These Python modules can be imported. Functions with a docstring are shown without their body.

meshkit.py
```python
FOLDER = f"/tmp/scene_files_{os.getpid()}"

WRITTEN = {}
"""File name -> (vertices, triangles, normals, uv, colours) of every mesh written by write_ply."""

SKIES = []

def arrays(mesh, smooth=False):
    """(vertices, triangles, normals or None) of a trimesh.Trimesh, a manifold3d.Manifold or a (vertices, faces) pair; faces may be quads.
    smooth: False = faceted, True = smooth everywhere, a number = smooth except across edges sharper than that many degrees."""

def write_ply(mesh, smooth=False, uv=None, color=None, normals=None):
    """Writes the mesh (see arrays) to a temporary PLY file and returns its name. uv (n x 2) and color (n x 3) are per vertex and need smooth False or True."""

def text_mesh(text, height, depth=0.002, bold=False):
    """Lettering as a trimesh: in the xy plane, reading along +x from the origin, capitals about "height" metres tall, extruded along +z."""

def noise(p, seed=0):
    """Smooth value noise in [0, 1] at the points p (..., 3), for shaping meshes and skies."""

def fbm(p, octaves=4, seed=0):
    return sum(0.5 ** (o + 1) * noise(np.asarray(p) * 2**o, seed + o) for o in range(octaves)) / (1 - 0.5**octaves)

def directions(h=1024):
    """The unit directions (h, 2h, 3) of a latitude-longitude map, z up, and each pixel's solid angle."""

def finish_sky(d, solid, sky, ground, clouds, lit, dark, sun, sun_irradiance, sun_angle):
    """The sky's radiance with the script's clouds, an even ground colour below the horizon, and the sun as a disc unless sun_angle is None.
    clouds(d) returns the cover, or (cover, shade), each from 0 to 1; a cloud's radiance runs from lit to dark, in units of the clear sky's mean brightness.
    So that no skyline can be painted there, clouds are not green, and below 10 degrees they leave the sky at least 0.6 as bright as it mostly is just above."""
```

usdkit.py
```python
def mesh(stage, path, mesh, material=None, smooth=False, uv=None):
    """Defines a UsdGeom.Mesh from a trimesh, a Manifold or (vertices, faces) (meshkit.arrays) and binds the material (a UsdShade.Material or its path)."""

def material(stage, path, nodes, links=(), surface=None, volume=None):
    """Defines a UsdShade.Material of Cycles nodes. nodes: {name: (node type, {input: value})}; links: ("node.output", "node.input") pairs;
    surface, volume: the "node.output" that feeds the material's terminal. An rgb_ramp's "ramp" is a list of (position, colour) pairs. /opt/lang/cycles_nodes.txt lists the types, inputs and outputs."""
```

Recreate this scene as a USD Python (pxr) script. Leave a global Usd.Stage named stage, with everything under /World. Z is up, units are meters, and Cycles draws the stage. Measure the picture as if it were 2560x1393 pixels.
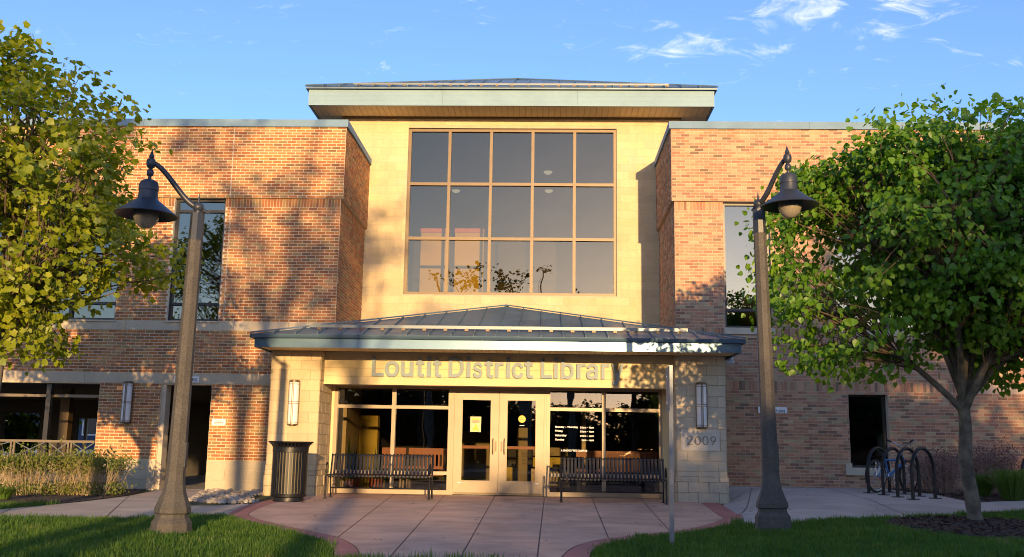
import math
import numpy as np
import trimesh
import shapely
import shapely.affinity
import shapely.prepared
import shapely.geometry as sg
import meshkit
import usdkit
from pxr import Usd, UsdGeom, UsdLux, UsdShade, Sdf, Gf, Vt

stage = Usd.Stage.CreateInMemory()
UsdGeom.SetStageUpAxis(stage, UsdGeom.Tokens.z)
UsdGeom.SetStageMetersPerUnit(stage, 1.0)
UsdGeom.Xform.Define(stage, '/World')
UsdGeom.Scope.Define(stage, '/World/Looks')
PI = math.pi

# ------------------------------------------------------------------ camera
FPX, PITCH, YAW, ROLL, EYE = 2492.7, 0.172241, 0.035037, 0.015927, 0.921
_f = np.array([-math.sin(YAW) * math.cos(PITCH), math.cos(YAW) * math.cos(PITCH), math.sin(PITCH)])
_r0 = np.array([math.cos(YAW), math.sin(YAW), 0.0])
_u0 = np.cross(_r0, _f)
_r = _r0 * math.cos(ROLL) + _u0 * math.sin(ROLL)
_u = -_r0 * math.sin(ROLL) + _u0 * math.cos(ROLL)
cam = UsdGeom.Camera.Define(stage, '/World/camera')
cam.AddTransformOp().Set(Gf.Matrix4d(*_r, 0, *_u, 0, *(-_f), 0, 0, 0, EYE, 1))
cam.CreateHorizontalApertureAttr(36.0)
cam.CreateVerticalApertureAttr(36.0 * 557 / 1024)
cam.CreateFocalLengthAttr(36.0 * FPX / 2560)
EXPOSURE = 1.52
cam.CreateExposureAttr(EXPOSURE)

# ------------------------------------------------------------------ sun and sky
SUN_AZ, SUN_EL = math.radians(8.5), math.radians(5.9)     # to the right of straight behind the camera
SUN = np.array([math.sin(SUN_AZ) * math.cos(SUN_EL), -math.cos(SUN_AZ) * math.cos(SUN_EL), math.sin(SUN_EL)])
sun = UsdLux.DistantLight.Define(stage, '/World/sun')
sun.CreateNormalizeAttr(True)
sun.CreateIntensityAttr(0.70)
sun.CreateAngleAttr(0.5)
sun.CreateColorAttr(Gf.Vec3f(1.0, 0.65, 0.30))
_z = SUN
_x = np.cross([0, 0, 1.0], _z); _x /= np.linalg.norm(_x)
_y = np.cross(_z, _x)
sun.AddTransformOp().Set(Gf.Matrix4d(*_x, 0, *_y, 0, *_z, 0, 0, 0, 30, 1))


def ray(px, py):
    """Direction of a measured point of the photograph (2560 x 1393)."""
    return _f + (px - 1280) / FPX * _r - (py - 696.5) / FPX * _u


def at(px, py, y):
    d = ray(px, py)
    return np.array([0, 0, EYE]) + d * (y / d[1])


def onz(px, py, z=0.0):
    d = ray(px, py)
    return np.array([0, 0, EYE]) + d * ((z - EYE) / d[2])


def X(px, py, y):
    return float(at(px, py, y)[0])


sky_nodes = {
    'sky': ('sky_texture', {'sky_type': 'single_scattering', 'sun_disc': False, 'sun_elevation': SUN_EL,
                            'sun_rotation': math.atan2(SUN[0], SUN[1]), 'altitude': 200.0, 'air_density': 1.0, 'aerosol_density': 0.6, 'ozone_density': 3.0}),
    'tc': ('texture_coordinate', {}), 'sep': ('separate_xyz', {}),
    'ay': ('math', {'math_type': 'maximum', 'value2': 0.05}),
    'u': ('math', {'math_type': 'divide'}), 'v': ('math', {'math_type': 'divide'}),
    'uv': ('combine_xyz', {}),
    'n': ('noise_texture', {'scale': 1.0, 'detail': 9.0, 'roughness': 0.66, 'distortion': 1.1}),
    'nn': ('math', {'math_type': 'multiply_add', 'value2': 2.3, 'value3': -0.65}),
    'map': ('mapping', {'mapping_type': 'point', 'scale': (15, 42, 1), 'rotation': (0, 0, -0.30), 'location': (3.1, 1.7, 0)}),
    'cov': ('math', {'math_type': 'add'}),
    'rmp': ('map_range', {'range_type': 'smoothstep', 'from_min': 0.68, 'from_max': 1.48, 'to_min': 0.0, 'to_max': 0.72, 'clamp': True}),
    'wb': ('mix_color', {'blend_type': 'multiply', 'fac': 1.0, 'use_clamp': False, 'b': (.95, .86, 1.04)}),
    'mix': ('mix_color', {'use_clamp': False, 'b': (3.6, 3.5, 4.0)}),
    'bg': ('background_shader', {'strength': 0.15}),
}
sky_links = [('tc.generated', 'sep.vector'), ('sep.y', 'ay.value1'), ('sep.x', 'u.value1'), ('ay.value', 'u.value2'),
             ('sep.z', 'v.value1'), ('ay.value', 'v.value2'), ('u.value', 'uv.x'), ('v.value', 'uv.y'), ('uv.vector', 'map.vector'),
             ('map.vector', 'n.vector'), ('n.fac', 'nn.value1'), ('nn.value', 'cov.value1'), ('cov.value', 'rmp.value'), ('rmp.result', 'mix.fac'),
             ('sky.color', 'wb.a'), ('wb.result', 'mix.a'), ('mix.result', 'bg.color')]
prev = None
for i, (px, py, ru, rv, w) in enumerate([(1730, 112, 0.058, 0.017, .62), (1930, 120, 0.05, 0.014, .36), (1600, 125, 0.03, 0.015, .4), (1960, 35, 0.05, 0.028, .55),
                                         (2190, 70, 0.035, 0.016, .42), (2290, 5, 0.07, 0.02, .5), (2090, 20, .05, .025, .35)]):
    d = ray(px, py)
    cu, cv = d[0] / d[1], d[2] / d[1]
    a = f'c{i}'
    sky_nodes |= {a + 'm': ('mapping', {'mapping_type': 'point', 'location': (-cu / ru, -cv / rv, 0), 'scale': (1 / ru, 1 / rv, 1)}),
                  a + 'l': ('vector_math', {'math_type': 'length'}),
                  a + 'r': ('map_range', {'range_type': 'smoothstep', 'from_min': 0.0, 'from_max': 1.5, 'to_min': w, 'to_max': 0.0, 'clamp': True}),
                  a + 'x': ('math', {'math_type': 'maximum', 'value2': 0.0})}
    sky_links += [('uv.vector', a + 'm.vector'), (a + 'm.vector', a + 'l.vector1'), (a + 'l.value', a + 'r.value'), (a + 'r.result', a + 'x.value1')]
    if prev:
        sky_links.append((prev, a + 'x.value2'))
    prev = a + 'x.value'
sky_links.append((prev, 'cov.value2'))
sky_mat = usdkit.material(stage, '/World/Looks/sky', sky_nodes, sky_links, surface='bg.background')
dome = UsdLux.DomeLight.Define(stage, '/World/sky')
UsdShade.MaterialBindingAPI.Apply(dome.GetPrim()).Bind(sky_mat)
dome.GetPrim().SetCustomDataByKey('kind', 'structure')

# ------------------------------------------------------------------ materials
MATS = {}


def M(name, col, rough=0.7, var=0.12, scale=6.0, bump=0.0, bscale=None, metal=0.0, spec=0.5, col2=None, detail=4.0, coat=0.0, obj=False, stain=0.0, sscale=0.9):
    """Principled material with colour drift and fine relief from noise."""
    col = np.array(col, float)
    lo, hi = (np.clip(col * (1 - var), 0, 1), np.clip(col * (1 + var), 0, 1)) if col2 is None else (col, np.array(col2, float))
    nodes = {'tc': ('texture_coordinate', {}), 'g': ('geometry', {}),
             'n': ('noise_texture', {'scale': scale, 'detail': detail, 'roughness': 0.6}),
             'c': ('rgb_ramp', {'ramp': [(0.3, tuple(lo)), (0.7, tuple(hi))]}),
             'p': ('principled_bsdf', {'roughness': rough, 'metallic': metal, 'specular_ior_level': spec, 'coat_weight': coat})}
    src = 'tc.object' if obj else 'g.position'
    links = [(src, 'n.vector'), ('n.fac', 'c.fac'), ('c.color', 'p.base_color')]
    if stain:
        nodes['sn'] = ('noise_texture', {'scale': sscale, 'detail': 7.0, 'roughness': 0.68, 'distortion': 0.6})
        nodes['sm'] = ('map_range', {'from_min': 0.32, 'from_max': 0.62, 'to_min': 1 - stain, 'to_max': 1 + stain * .25, 'clamp': True})
        nodes['ss'] = ('vector_math', {'math_type': 'scale'})
        links = [l for l in links if l[1] != 'p.base_color'] + [(src, 'sn.vector'), ('sn.fac', 'sm.value'), ('c.color', 'ss.vector1'), ('sm.result', 'ss.scale'), ('ss.vector', 'p.base_color')]
    if bump:
        nodes['bn'] = ('noise_texture', {'scale': bscale or scale * 8, 'detail': 3.0})
        nodes['b'] = ('bump', {'strength': min(1.0, bump), 'distance': 0.004})
        links += [(src, 'bn.vector'), ('bn.fac', 'b.height'), ('b.normal', 'p.normal')]
    MATS[name] = usdkit.material(stage, '/World/Looks/' + name, nodes, links, surface='p.BSDF')
    return MATS[name]


def M_attr(name, rough=0.85, var=0.25, scale=40.0, bump=0.6):
    """Colour from the mesh's own 'tint' values, with grain."""
    nodes = {'a': ('attribute', {'attribute': 'tint'}), 'g': ('geometry', {}),
             'n': ('noise_texture', {'scale': scale, 'detail': 5.0, 'roughness': 0.65}),
             'mp': ('mapping', {'mapping_type': 'point', 'scale': (2.4, 2.4, .5)}),
             'n2': ('noise_texture', {'scale': 1.0, 'detail': 5.0, 'roughness': .6}),
             'm': ('map_range', {'from_min': 0.25, 'from_max': 0.75, 'to_min': 1 - var, 'to_max': 1 + var}),
             'm2': ('map_range', {'from_min': 0.3, 'from_max': 0.7, 'to_min': 0.87, 'to_max': 1.07}),
             'k': ('math', {'math_type': 'multiply'}),
             's': ('vector_math', {'math_type': 'scale'}),
             'b': ('bump', {'strength': bump, 'distance': 0.003}),
             'p': ('principled_bsdf', {'roughness': rough, 'specular_ior_level': 0.3})}
    links = [('g.position', 'n.vector'), ('g.position', 'mp.vector'), ('mp.vector', 'n2.vector'), ('n.fac', 'm.value'), ('n2.fac', 'm2.value'), ('m.result', 'k.value1'), ('m2.result', 'k.value2'),
             ('a.vector', 's.vector1'), ('k.value', 's.scale'), ('s.vector', 'p.base_color'),
             ('n.fac', 'b.height'), ('b.normal', 'p.normal')]
    MATS[name] = usdkit.material(stage, '/World/Looks/' + name, nodes, links, surface='p.BSDF')
    return MATS[name]


def M_leaf(name, stops, trans=0.45, rough=0.45):
    nodes = {'g': ('geometry', {}), 'o': ('object_info', {}), 'add': ('math', {'math_type': 'add'}), 'fr': ('math', {'math_type': 'fraction'}), 'nz': ('noise_texture', {'scale': 1.6, 'detail': 2.0}), 'ma': ('math', {'math_type': 'multiply_add', 'value2': 0.55}), 'mb': ('math', {'math_type': 'multiply_add', 'value2': 1.1, 'value3': -0.33}),
             'c': ('rgb_ramp', {'ramp': stops}),
             'h': ('hsv', {'saturation': 1.1, 'value': 1.7}),
             'p': ('principled_bsdf', {'roughness': rough, 'specular_ior_level': 0.35}), 't': ('translucent_bsdf', {}),
             'x': ('mix_closure', {'fac': trans})}
    links = [('g.random_per_island', 'add.value1'), ('o.random', 'add.value2'), ('add.value', 'fr.value1'), ('g.position', 'nz.vector'), ('nz.fac', 'mb.value1'), ('mb.value', 'ma.value3'), ('fr.value', 'ma.value1'), ('ma.value', 'c.fac'), ('c.color', 'p.base_color'),
             ('c.color', 'h.color'), ('h.color', 't.color'), ('p.BSDF', 'x.closure1'), ('t.BSDF', 'x.closure2')]
    MATS[name] = usdkit.material(stage, '/World/Looks/' + name, nodes, links, surface='x.closure')
    return MATS[name]


def M_glass(name, tint, base, rough=0.0, gcol=(1, 1, 1)):
    nodes = {'f': ('fresnel', {'IOR': 1.52}), 'a': ('math', {'math_type': 'add', 'value2': base, 'use_clamp': True}),
             't': ('transparent_bsdf', {'color': tint}), 'g': ('glossy_bsdf', {'color': gcol, 'roughness': rough}), 'ge': ('geometry', {}), 'nz': ('noise_texture', {'scale': 1.4, 'detail': 1.0}), 'bu': ('bump', {'strength': 0.5, 'distance': 0.0035}), 'x': ('mix_closure', {})}
    links = [('ge.position', 'nz.vector'), ('nz.fac', 'bu.height'), ('bu.normal', 'g.normal'), ('f.fac', 'a.value1'), ('a.value', 'x.fac'), ('t.BSDF', 'x.closure1'), ('g.BSDF', 'x.closure2')]
    MATS[name] = usdkit.material(stage, '/World/Looks/' + name, nodes, links, surface='x.closure')
    return MATS[name]


def M_emit(name, col, strength):
    MATS[name] = usdkit.material(stage, '/World/Looks/' + name, {'e': ('emission', {'color': col, 'strength': strength})}, [], surface='e.emission')
    return MATS[name]


M_attr('brick', var=0.22, scale=45)
M_attr('block', var=0.10, scale=30, bump=0.5)
M_attr('split_block', var=0.16, scale=22, bump=1.0)
M_attr('river_stone', var=0.2, scale=25, rough=0.7)
M('mortar', (.66, .55, .39), .95, .12, 5, .5, 120)
M('mortar_right', (.50, .37, .27), .95, .12, 5, .5, 120)
M('block_mortar', (.46, .38, .26), .95, .1, 5, .4, 100)
M('stone', (.50, .42, .30), .9, .10, 3, .5, 90)
M('cream_board', (.60, .48, .26), .65, .06, 2, .2, 60)
M('coping_blue', (.15, .245, .33), .6, .08, 1.5, .05, 10, spec=.25, stain=.12)
M('fascia_metal', (.22, .335, .385), .6, .06, 1.2, .12, 3.0, spec=.25, stain=.10)
M('canopy_blue', (.10, .17, .23), .30, .08, 1.5, .06, 6, metal=.5)
M('roof_metal', (.125, .185, .225), .38, .14, 1.5, .1, 5, metal=.25, stain=.25)
M('rail_metal', (.14, .165, .17), .4, .06, 4, 0, metal=.3)
M('soffit', (.62, .46, .24), .6, .06, 3)
M('soffit_dark', (.11, .085, .06), .8, .1, 3)
M('bronze', (.13, .088, .045), .45, .10, 3, .05, 20, metal=.2)
M('champagne', (.27, .21, .135), .45, .06, 3, .05, 30, metal=.2, stain=.15)
M('dark_frame', (.018, .017, .016), .4, .2, 4)
M('black_paint', (.007, .007, .009), .42, .25, 8, .12, 60, spec=.35)
M('lamp_paint', (.026, .031, .041), .42, .18, 6, .15, 40)
M('lamp_pole', (.072, .065, .055), .75, .45, 70, .8, 90, stain=.3, sscale=3)
M('globe', (.24, .21, .16), .25, .08, 4)
M('diffuser', (.80, .77, .72), .5, .03, 4)
M('white_sign', (.78, .78, .76), .45, .03, 6)
M('ink', (.01, .01, .012), .6, .1, 6)
M('vinyl_white', (.85, .85, .84), .6, .02, 6)
M('letter_metal', (.205, .265, .30), .5, .06, 3, .05, 20, spec=.3)
M('carve', (.20, .17, .13), .9, .1, 8)
M('plaque', (.55, .49, .40), .85, .06, 5, .3, 80)
M('concrete', (.47, .385, .285), .9, .14, 1.2, .6, 60, detail=8, stain=.22)
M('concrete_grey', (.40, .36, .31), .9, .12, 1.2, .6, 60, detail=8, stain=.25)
M('joint', (.24, .165, .125), .95, .2, 6)
M('kerb', (.50, .47, .42), .9, .14, 2, .6, 70)
M('kerb_red', (.12, .06, .05), .9, .15, 2, .5, 70)
M('asphalt', (.05, .05, .052), .92, .2, 3, .8, 150)
M('grass_ground', (.028, .050, .011), .95, .35, 5, .8, 60)
M('soil', (.035, .024, .016), .98, .5, 14, 1.0, 90)
M('mulch_chip', (.05, .030, .020), .95, .5, 30, .6, 120)
M('bark', (.19, .165, .13), .95, .4, 9, 1.0, 40, stain=.4, sscale=5)
M('bark_green', (.125, .105, .075), .95, .4, 8, 1.0, 40, stain=.45, sscale=4)
M('twig', (.12, .085, .055), .95, .3, 10)
M('dry_stem', (.30, .23, .13), .9, .3, 12)
M('bare_stem', (.27, .18, .14), .95, .3, 12)
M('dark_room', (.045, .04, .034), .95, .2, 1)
M('room_wall', (.26, .20, .10), .9, .06, 1)
M('room_yellow', (.42, .30, .045), .9, .05, 1)
M('room_floor', (.07, .055, .045), .6, .2, 1.5)
M('wood', (.36, .10, .025), .45, .18, 9)
M('wood_light', (.45, .33, .17), .55, .15, 5)
M('terracotta', (.42, .13, .09), .7, .1, 6)
M('leaf_house', (.03, .06, .015), .5, .3, 8)
M('galvanised', (.15, .17, .19), .45, .12, 25, metal=.5)
M('sign_back', (.10, .13, .16), .5, .12, 6, metal=.4)
M('rubber', (.016, .016, .017), .75, .2, 20, .3, 60)
M('chrome', (.55, .55, .55), .22, .05, 5, metal=1.0)
M('bike_blue', (.03, .14, .36), .3, .08, 5, coat=.5)
M('poster_paper', (.55, .47, .28), .6, .15, 20)
M('poster_yellow', (.62, .42, .04), .6, .1, 20)
M('sticker_yellow', (.75, .50, .03), .5, .05, 20)
M('house_blue', (.045, .065, .12), .8, .1, 2)
M('house_trim', (.75, .75, .74), .6, .04, 2)
M('house_roof', (.14, .13, .13), .9, .2, 4)
M('liner', (.16, .14, .09), .5, .1, 6)
M('railing', (.17, .135, .09), .5, .1, 5, metal=.3)
M('plaza', (.52, .305, .195), .82, .16, 1.4, .7, 45, col2=(.62, .385, .255), detail=8, stain=.32)
M('border_red', (.40, .15, .115), .85, .14, 1.6, .6, 60, stain=.25)
M('white_cam', (.7, .7, .7), .4, .03, 5)
M_glass('tower_glass', (.66, .60, .40), .085, gcol=(1.0, .90, .64))
M_glass('wing_glass', (.30, .29, .27), .12, gcol=(.95, 1.0, .84))
M_glass('entry_glass', (.62, .60, .52), .03)
M_emit('downlight', (1.0, .92, .8), .15)
M_leaf('leaf_maple', [(0, (.085, .125, .010)), (.3, (.14, .185, .013)), (.62, (.23, .265, .018)), (.88, (.34, .34, .022)), (1, (.22, .15, .025))], .34)
M_leaf('leaf_heart', [(0, (.040, .105, .012)), (.4, (.072, .165, .016)), (.75, (.125, .25, .022)), (1, (.22, .34, .03))], .36, .38)
M_leaf('leaf_dark', [(0, (.022, .034, .010)), (.5, (.035, .055, .014)), (1, (.06, .08, .02))], .25, .6)
M_leaf('leaf_bush', [(0, (.07, .10, .02)), (.5, (.13, .17, .03)), (.8, (.20, .21, .04)), (1, (.24, .14, .05))], .35, .5)
M_leaf('leaf_brown', [(0, (.08, .04, .035)), (1, (.18, .10, .075))], .2, .8)
M_leaf('grass_blade', [(0, (.04, .09, .012)), (.5, (.065, .14, .017)), (.88, (.11, .18, .026)), (1, (.20, .19, .07))], .35, .5)
M_leaf('sedge', [(0, (.05, .11, .018)), (1, (.11, .19, .03))], .3, .5)

# ------------------------------------------------------------------ builders
COUNT = {}


def unique(parent, name):
    k = COUNT.get((parent, name), 0)
    COUNT[(parent, name)] = k + 1
    return f'{parent}/{name}' if k == 0 else f'{parent}/{name}_{k:03d}'


def keys(prim, label=None, cat=None, group=None, kind=None):
    for k, v in (('label', label), ('category', cat), ('group', group), ('kind', kind)):
        if v:
            prim.SetCustomDataByKey(k, v)


def thing(name, label=None, cat=None, loc=None, rotz=0.0, group=None, kind=None, roty=0.0):
    p = unique('/World', name)
    x = UsdGeom.Xform.Define(stage, p)
    if loc is not None:
        x.AddTranslateOp().Set(Gf.Vec3d(*map(float, loc)))
        x.AddRotateZOp().Set(math.degrees(rotz))
        if roty:
            x.AddRotateYOp().Set(roty)
    keys(x.GetPrim(), label, cat, group, kind)
    return p


def copy_of(proto, name, label, cat, loc, rotz=0.0, group=None, scale=None, roty=0.0):
    p = unique('/World', name)
    x = UsdGeom.Xform.Define(stage, p)
    x.GetPrim().GetReferences().AddInternalReference(proto)
    x.ClearXformOpOrder()
    x.AddTranslateOp().Set(Gf.Vec3d(*map(float, loc)))
    x.AddRotateZOp().Set(math.degrees(rotz))
    if roty:
        x.AddRotateYOp().Set(roty)
    if scale is not None:
        x.AddScaleOp().Set(Gf.Vec3f(*([scale] * 3 if np.ndim(scale) == 0 else scale)))
    x.GetPrim().SetInstanceable(True)
    keys(x.GetPrim(), label, cat, group)
    return p


class B:
    """Collects shapes that become one mesh."""

    def __init__(self):
        self.v, self.f, self.n = [], [], 0

    def add(self, v, f):
        v, f = np.asarray(v, float), np.asarray(f, int)
        if f.shape[1] == 4:
            f = np.vstack([f[:, [0, 1, 2]], f[:, [0, 2, 3]]])
        self.v.append(v); self.f.append(f + self.n); self.n += len(v)
        return self

    def tm(self, m):
        return self.add(m.vertices, m.faces)

    def box(self, x0, x1, y0, y1, z0, z1):
        v = [[x, y, z] for z in (z0, z1) for y in (y0, y1) for x in (x0, x1)]
        return self.add(v, [[0, 2, 3, 1], [4, 5, 7, 6], [0, 1, 5, 4], [2, 6, 7, 3], [0, 4, 6, 2], [1, 3, 7, 5]])

    def beam(self, p, q, w, h, up=(0, 0, 1)):
        p, q = np.asarray(p, float), np.asarray(q, float)
        d = (q - p) / np.linalg.norm(q - p)
        s = np.cross(d, up); s /= np.linalg.norm(s)
        t = np.cross(s, d)
        v = [c + a * s * w / 2 + b * t * h / 2 for c in (p, q) for b in (-1, 1) for a in (-1, 1)]
        return self.add(v, [[0, 2, 3, 1], [4, 5, 7, 6], [0, 1, 5, 4], [2, 6, 7, 3], [0, 4, 6, 2], [1, 3, 7, 5]])

    def tube(self, pts, r, n=8, cap=True):
        p = np.asarray(pts, float)
        r = np.broadcast_to(r, (len(p),)).astype(float)
        t = np.gradient(p, axis=0)
        t /= np.linalg.norm(t, axis=1, keepdims=True) + 1e-12
        ref = np.array([0, 0, 1.0]) if abs(t[0, 2]) < .9 else np.array([1.0, 0, 0])
        fr = []
        a = np.cross(t[0], ref); a /= np.linalg.norm(a)
        for k in range(len(p)):
            a = a - t[k] * (a @ t[k]); a /= np.linalg.norm(a) + 1e-12
            fr.append((a, np.cross(t[k], a)))
        ang = np.arange(n) * 2 * PI / n
        v = np.array([p[k] + r[k] * (np.cos(g) * fr[k][0] + np.sin(g) * fr[k][1]) for k in range(len(p)) for g in ang])
        f = [[i * n + j, i * n + (j + 1) % n, (i + 1) * n + (j + 1) % n, (i + 1) * n + j] for i in range(len(p) - 1) for j in range(n)]
        f = np.array(f)
        f = np.vstack([f[:, [0, 1, 2]], f[:, [0, 2, 3]]])
        if cap:
            m = len(v)
            v = np.vstack([v, p[0], p[-1]])
            e = (len(p) - 1) * n
            f = np.vstack([f, [[m, (j + 1) % n, j] for j in range(n)], [[m + 1, e + j, e + (j + 1) % n] for j in range(n)]])
        return self.add(v, f)

    def lathe(self, prof, n=16, c=(0, 0, 0), rot=0.0):
        """prof: (radius, z) pairs from bottom to top."""
        pr = np.asarray(prof, float)
        g = np.arange(n) * 2 * PI / n + rot
        v = np.array([[c[0] + r * math.cos(a), c[1] + r * math.sin(a), c[2] + z] for r, z in pr for a in g])
        f = [[i * n + j, i * n + (j + 1) % n, (i + 1) * n + (j + 1) % n, (i + 1) * n + j] for i in range(len(pr) - 1) for j in range(n)]
        return self.add(v, f)

    def prism(self, poly, fn, t0, t1):
        """A 2D outline extruded from t0 to t1; fn(a, b, t) gives the place."""
        m = trimesh.creation.extrude_polygon(sg.Polygon(poly), 1.0, engine='earcut')
        v = np.array([fn(a, b, t0 + (t1 - t0) * t) for a, b, t in m.vertices])
        return self.add(v, m.faces)

    def arrays(self):
        return np.vstack(self.v), np.vstack(self.f)

    def put(self, parent, name, mat, smooth=False, label=None, kind=None, tint=None):
        v, f = self.arrays()
        p = unique(parent, name)
        m = usdkit.mesh(stage, p, (v, f), MATS[mat], smooth=smooth)
        if tint is not None:
            tint = np.broadcast_to(np.asarray(tint, np.float32), (len(v), 3))
            UsdGeom.PrimvarsAPI(m).CreatePrimvar('tint', Sdf.ValueTypeNames.Color3fArray, 'vertex').Set(Vt.Vec3fArray.FromNumpy(np.ascontiguousarray(tint)))
        keys(m.GetPrim(), label, None, None, kind)
        return p


def top(b, name, mat, label, cat, group=None, kind=None, smooth=False):
    p = b.put('/World', name, mat, smooth)
    keys(stage.GetPrimAtPath(p), label, cat, group, kind)
    return p


def subtract(a, b, holes):
    """The stretches of [a, b] outside the holes."""
    out = [(a, b)]
    for h0, h1 in holes:
        nxt = []
        for s, e in out:
            if h1 <= s or h0 >= e:
                nxt.append((s, e))
            else:
                if h0 > s: nxt.append((s, h0))
                if h1 < e: nxt.append((h1, e))
        out = nxt
    return out


def lay(u0, u1, z0, z1, openings=(), L=.2032, H=.0677, j=.0125, anchor=None, half=True):
    """Running bond: rectangles (ua, ub, za, zb) of the pieces of a wall with openings (ua, ub, za, zb)."""
    n = max(1, int(round((z1 - z0) / H)))
    h = (z1 - z0) / n
    anchor = u0 if anchor is None else anchor
    out = []
    for i in range(n):
        za, zb = z0 + i * h, z0 + (i + 1) * h
        zm = (za + zb) / 2
        off = anchor + ((i % 2) * L / 2 if half else 0)
        for s, e in subtract(u0, u1, [(o[0], o[1]) for o in openings if o[2] < zm < o[3]]):
            k = math.floor((s - off) / L + 1e-6)
            x = off + k * L
            while x < e - 1e-6:
                a, b = max(x, s), min(x + L, e)
                if b - a > .04:
                    out.append((a + j / 2, b - j / 2, za + j / 2, zb - j / 2))
                x += L
    return np.array(out).reshape(-1, 4)


def piece_mesh(rects, o, u, n, proud):
    """Five-sided pieces that stand proud of the wall plane through o (u along the wall, n outward)."""
    o, u, n = map(lambda a: np.asarray(a, float), (o, u, n))
    k = len(rects)
    proud = np.broadcast_to(proud, (k,))
    up = np.array([0, 0, 1.0])
    v = np.zeros((k, 8, 3))
    c = .0012
    for q, (iu, iz) in enumerate(((0, 2), (1, 2), (1, 3), (0, 3))):
        base = o + rects[:, iu, None] * u + rects[:, iz, None] * up
        v[:, q] = base
        su, sz = (1 if iu == 0 else -1), (1 if iz == 2 else -1)
        v[:, q + 4] = base + proud[:, None] * n + c * (su * u + sz * up)
    f = np.array([[4, 5, 6, 7], [0, 1, 5, 4], [1, 2, 6, 5], [2, 3, 7, 6], [3, 0, 4, 7]])
    if np.dot(np.cross(u, up), n) < 0:
        f = f[:, ::-1]
    F = (f[None] + (np.arange(k) * 8)[:, None, None]).reshape(-1, 4)
    return v.reshape(-1, 3), F


BRICK_TONES = np.array([(.36, .15, .068), (.40, .18, .08), (.31, .118, .06), (.36, .25, .13), (.21, .12, .075), (.41, .22, .10), (.29, .20, .115), (.24, .11, .068)])
BRICK_P = np.array([.20, .20, .14, .13, .08, .11, .08, .06])
rng = np.random.default_rng(7)


BRICK_TONES = (BRICK_TONES * .85 + BRICK_TONES.mean(0) * .15) * (1.06, .97, .74)
RIGHT_TONES = np.array([(.43, .225, .13), (.40, .20, .11), (.36, .17, .10), (.40, .29, .16), (.22, .14, .085), (.45, .27, .155), (.34, .24, .135), (.27, .14, .09)])
RIGHT = [False]


def brick_tints(k, g=rng):
    t = (RIGHT_TONES if RIGHT[0] else BRICK_TONES)[g.choice(len(BRICK_TONES), k, p=BRICK_P / BRICK_P.sum())]
    return np.clip(t * g.uniform(.85, 1.15, (k, 1)), 0, 1)


LOOSE = []           # (squared distance to the camera, wall path, rects row, frame) of the bricks of all walls


def brick_field(wall, rects, o, u, n):
    tint = brick_tints(len(rects))
    proud = rng.uniform(.004, .0085, len(rects))
    mid = np.asarray(o) + ((rects[:, 0] + rects[:, 1]) / 2)[:, None] * np.asarray(u) + ((rects[:, 2] + rects[:, 3]) / 2)[:, None] * np.array([0, 0, 1.0])
    d = np.linalg.norm(mid - [0, 0, EYE], axis=1)
    LOOSE.append((wall, rects, o, u, n, tint, proud, d))


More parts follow.
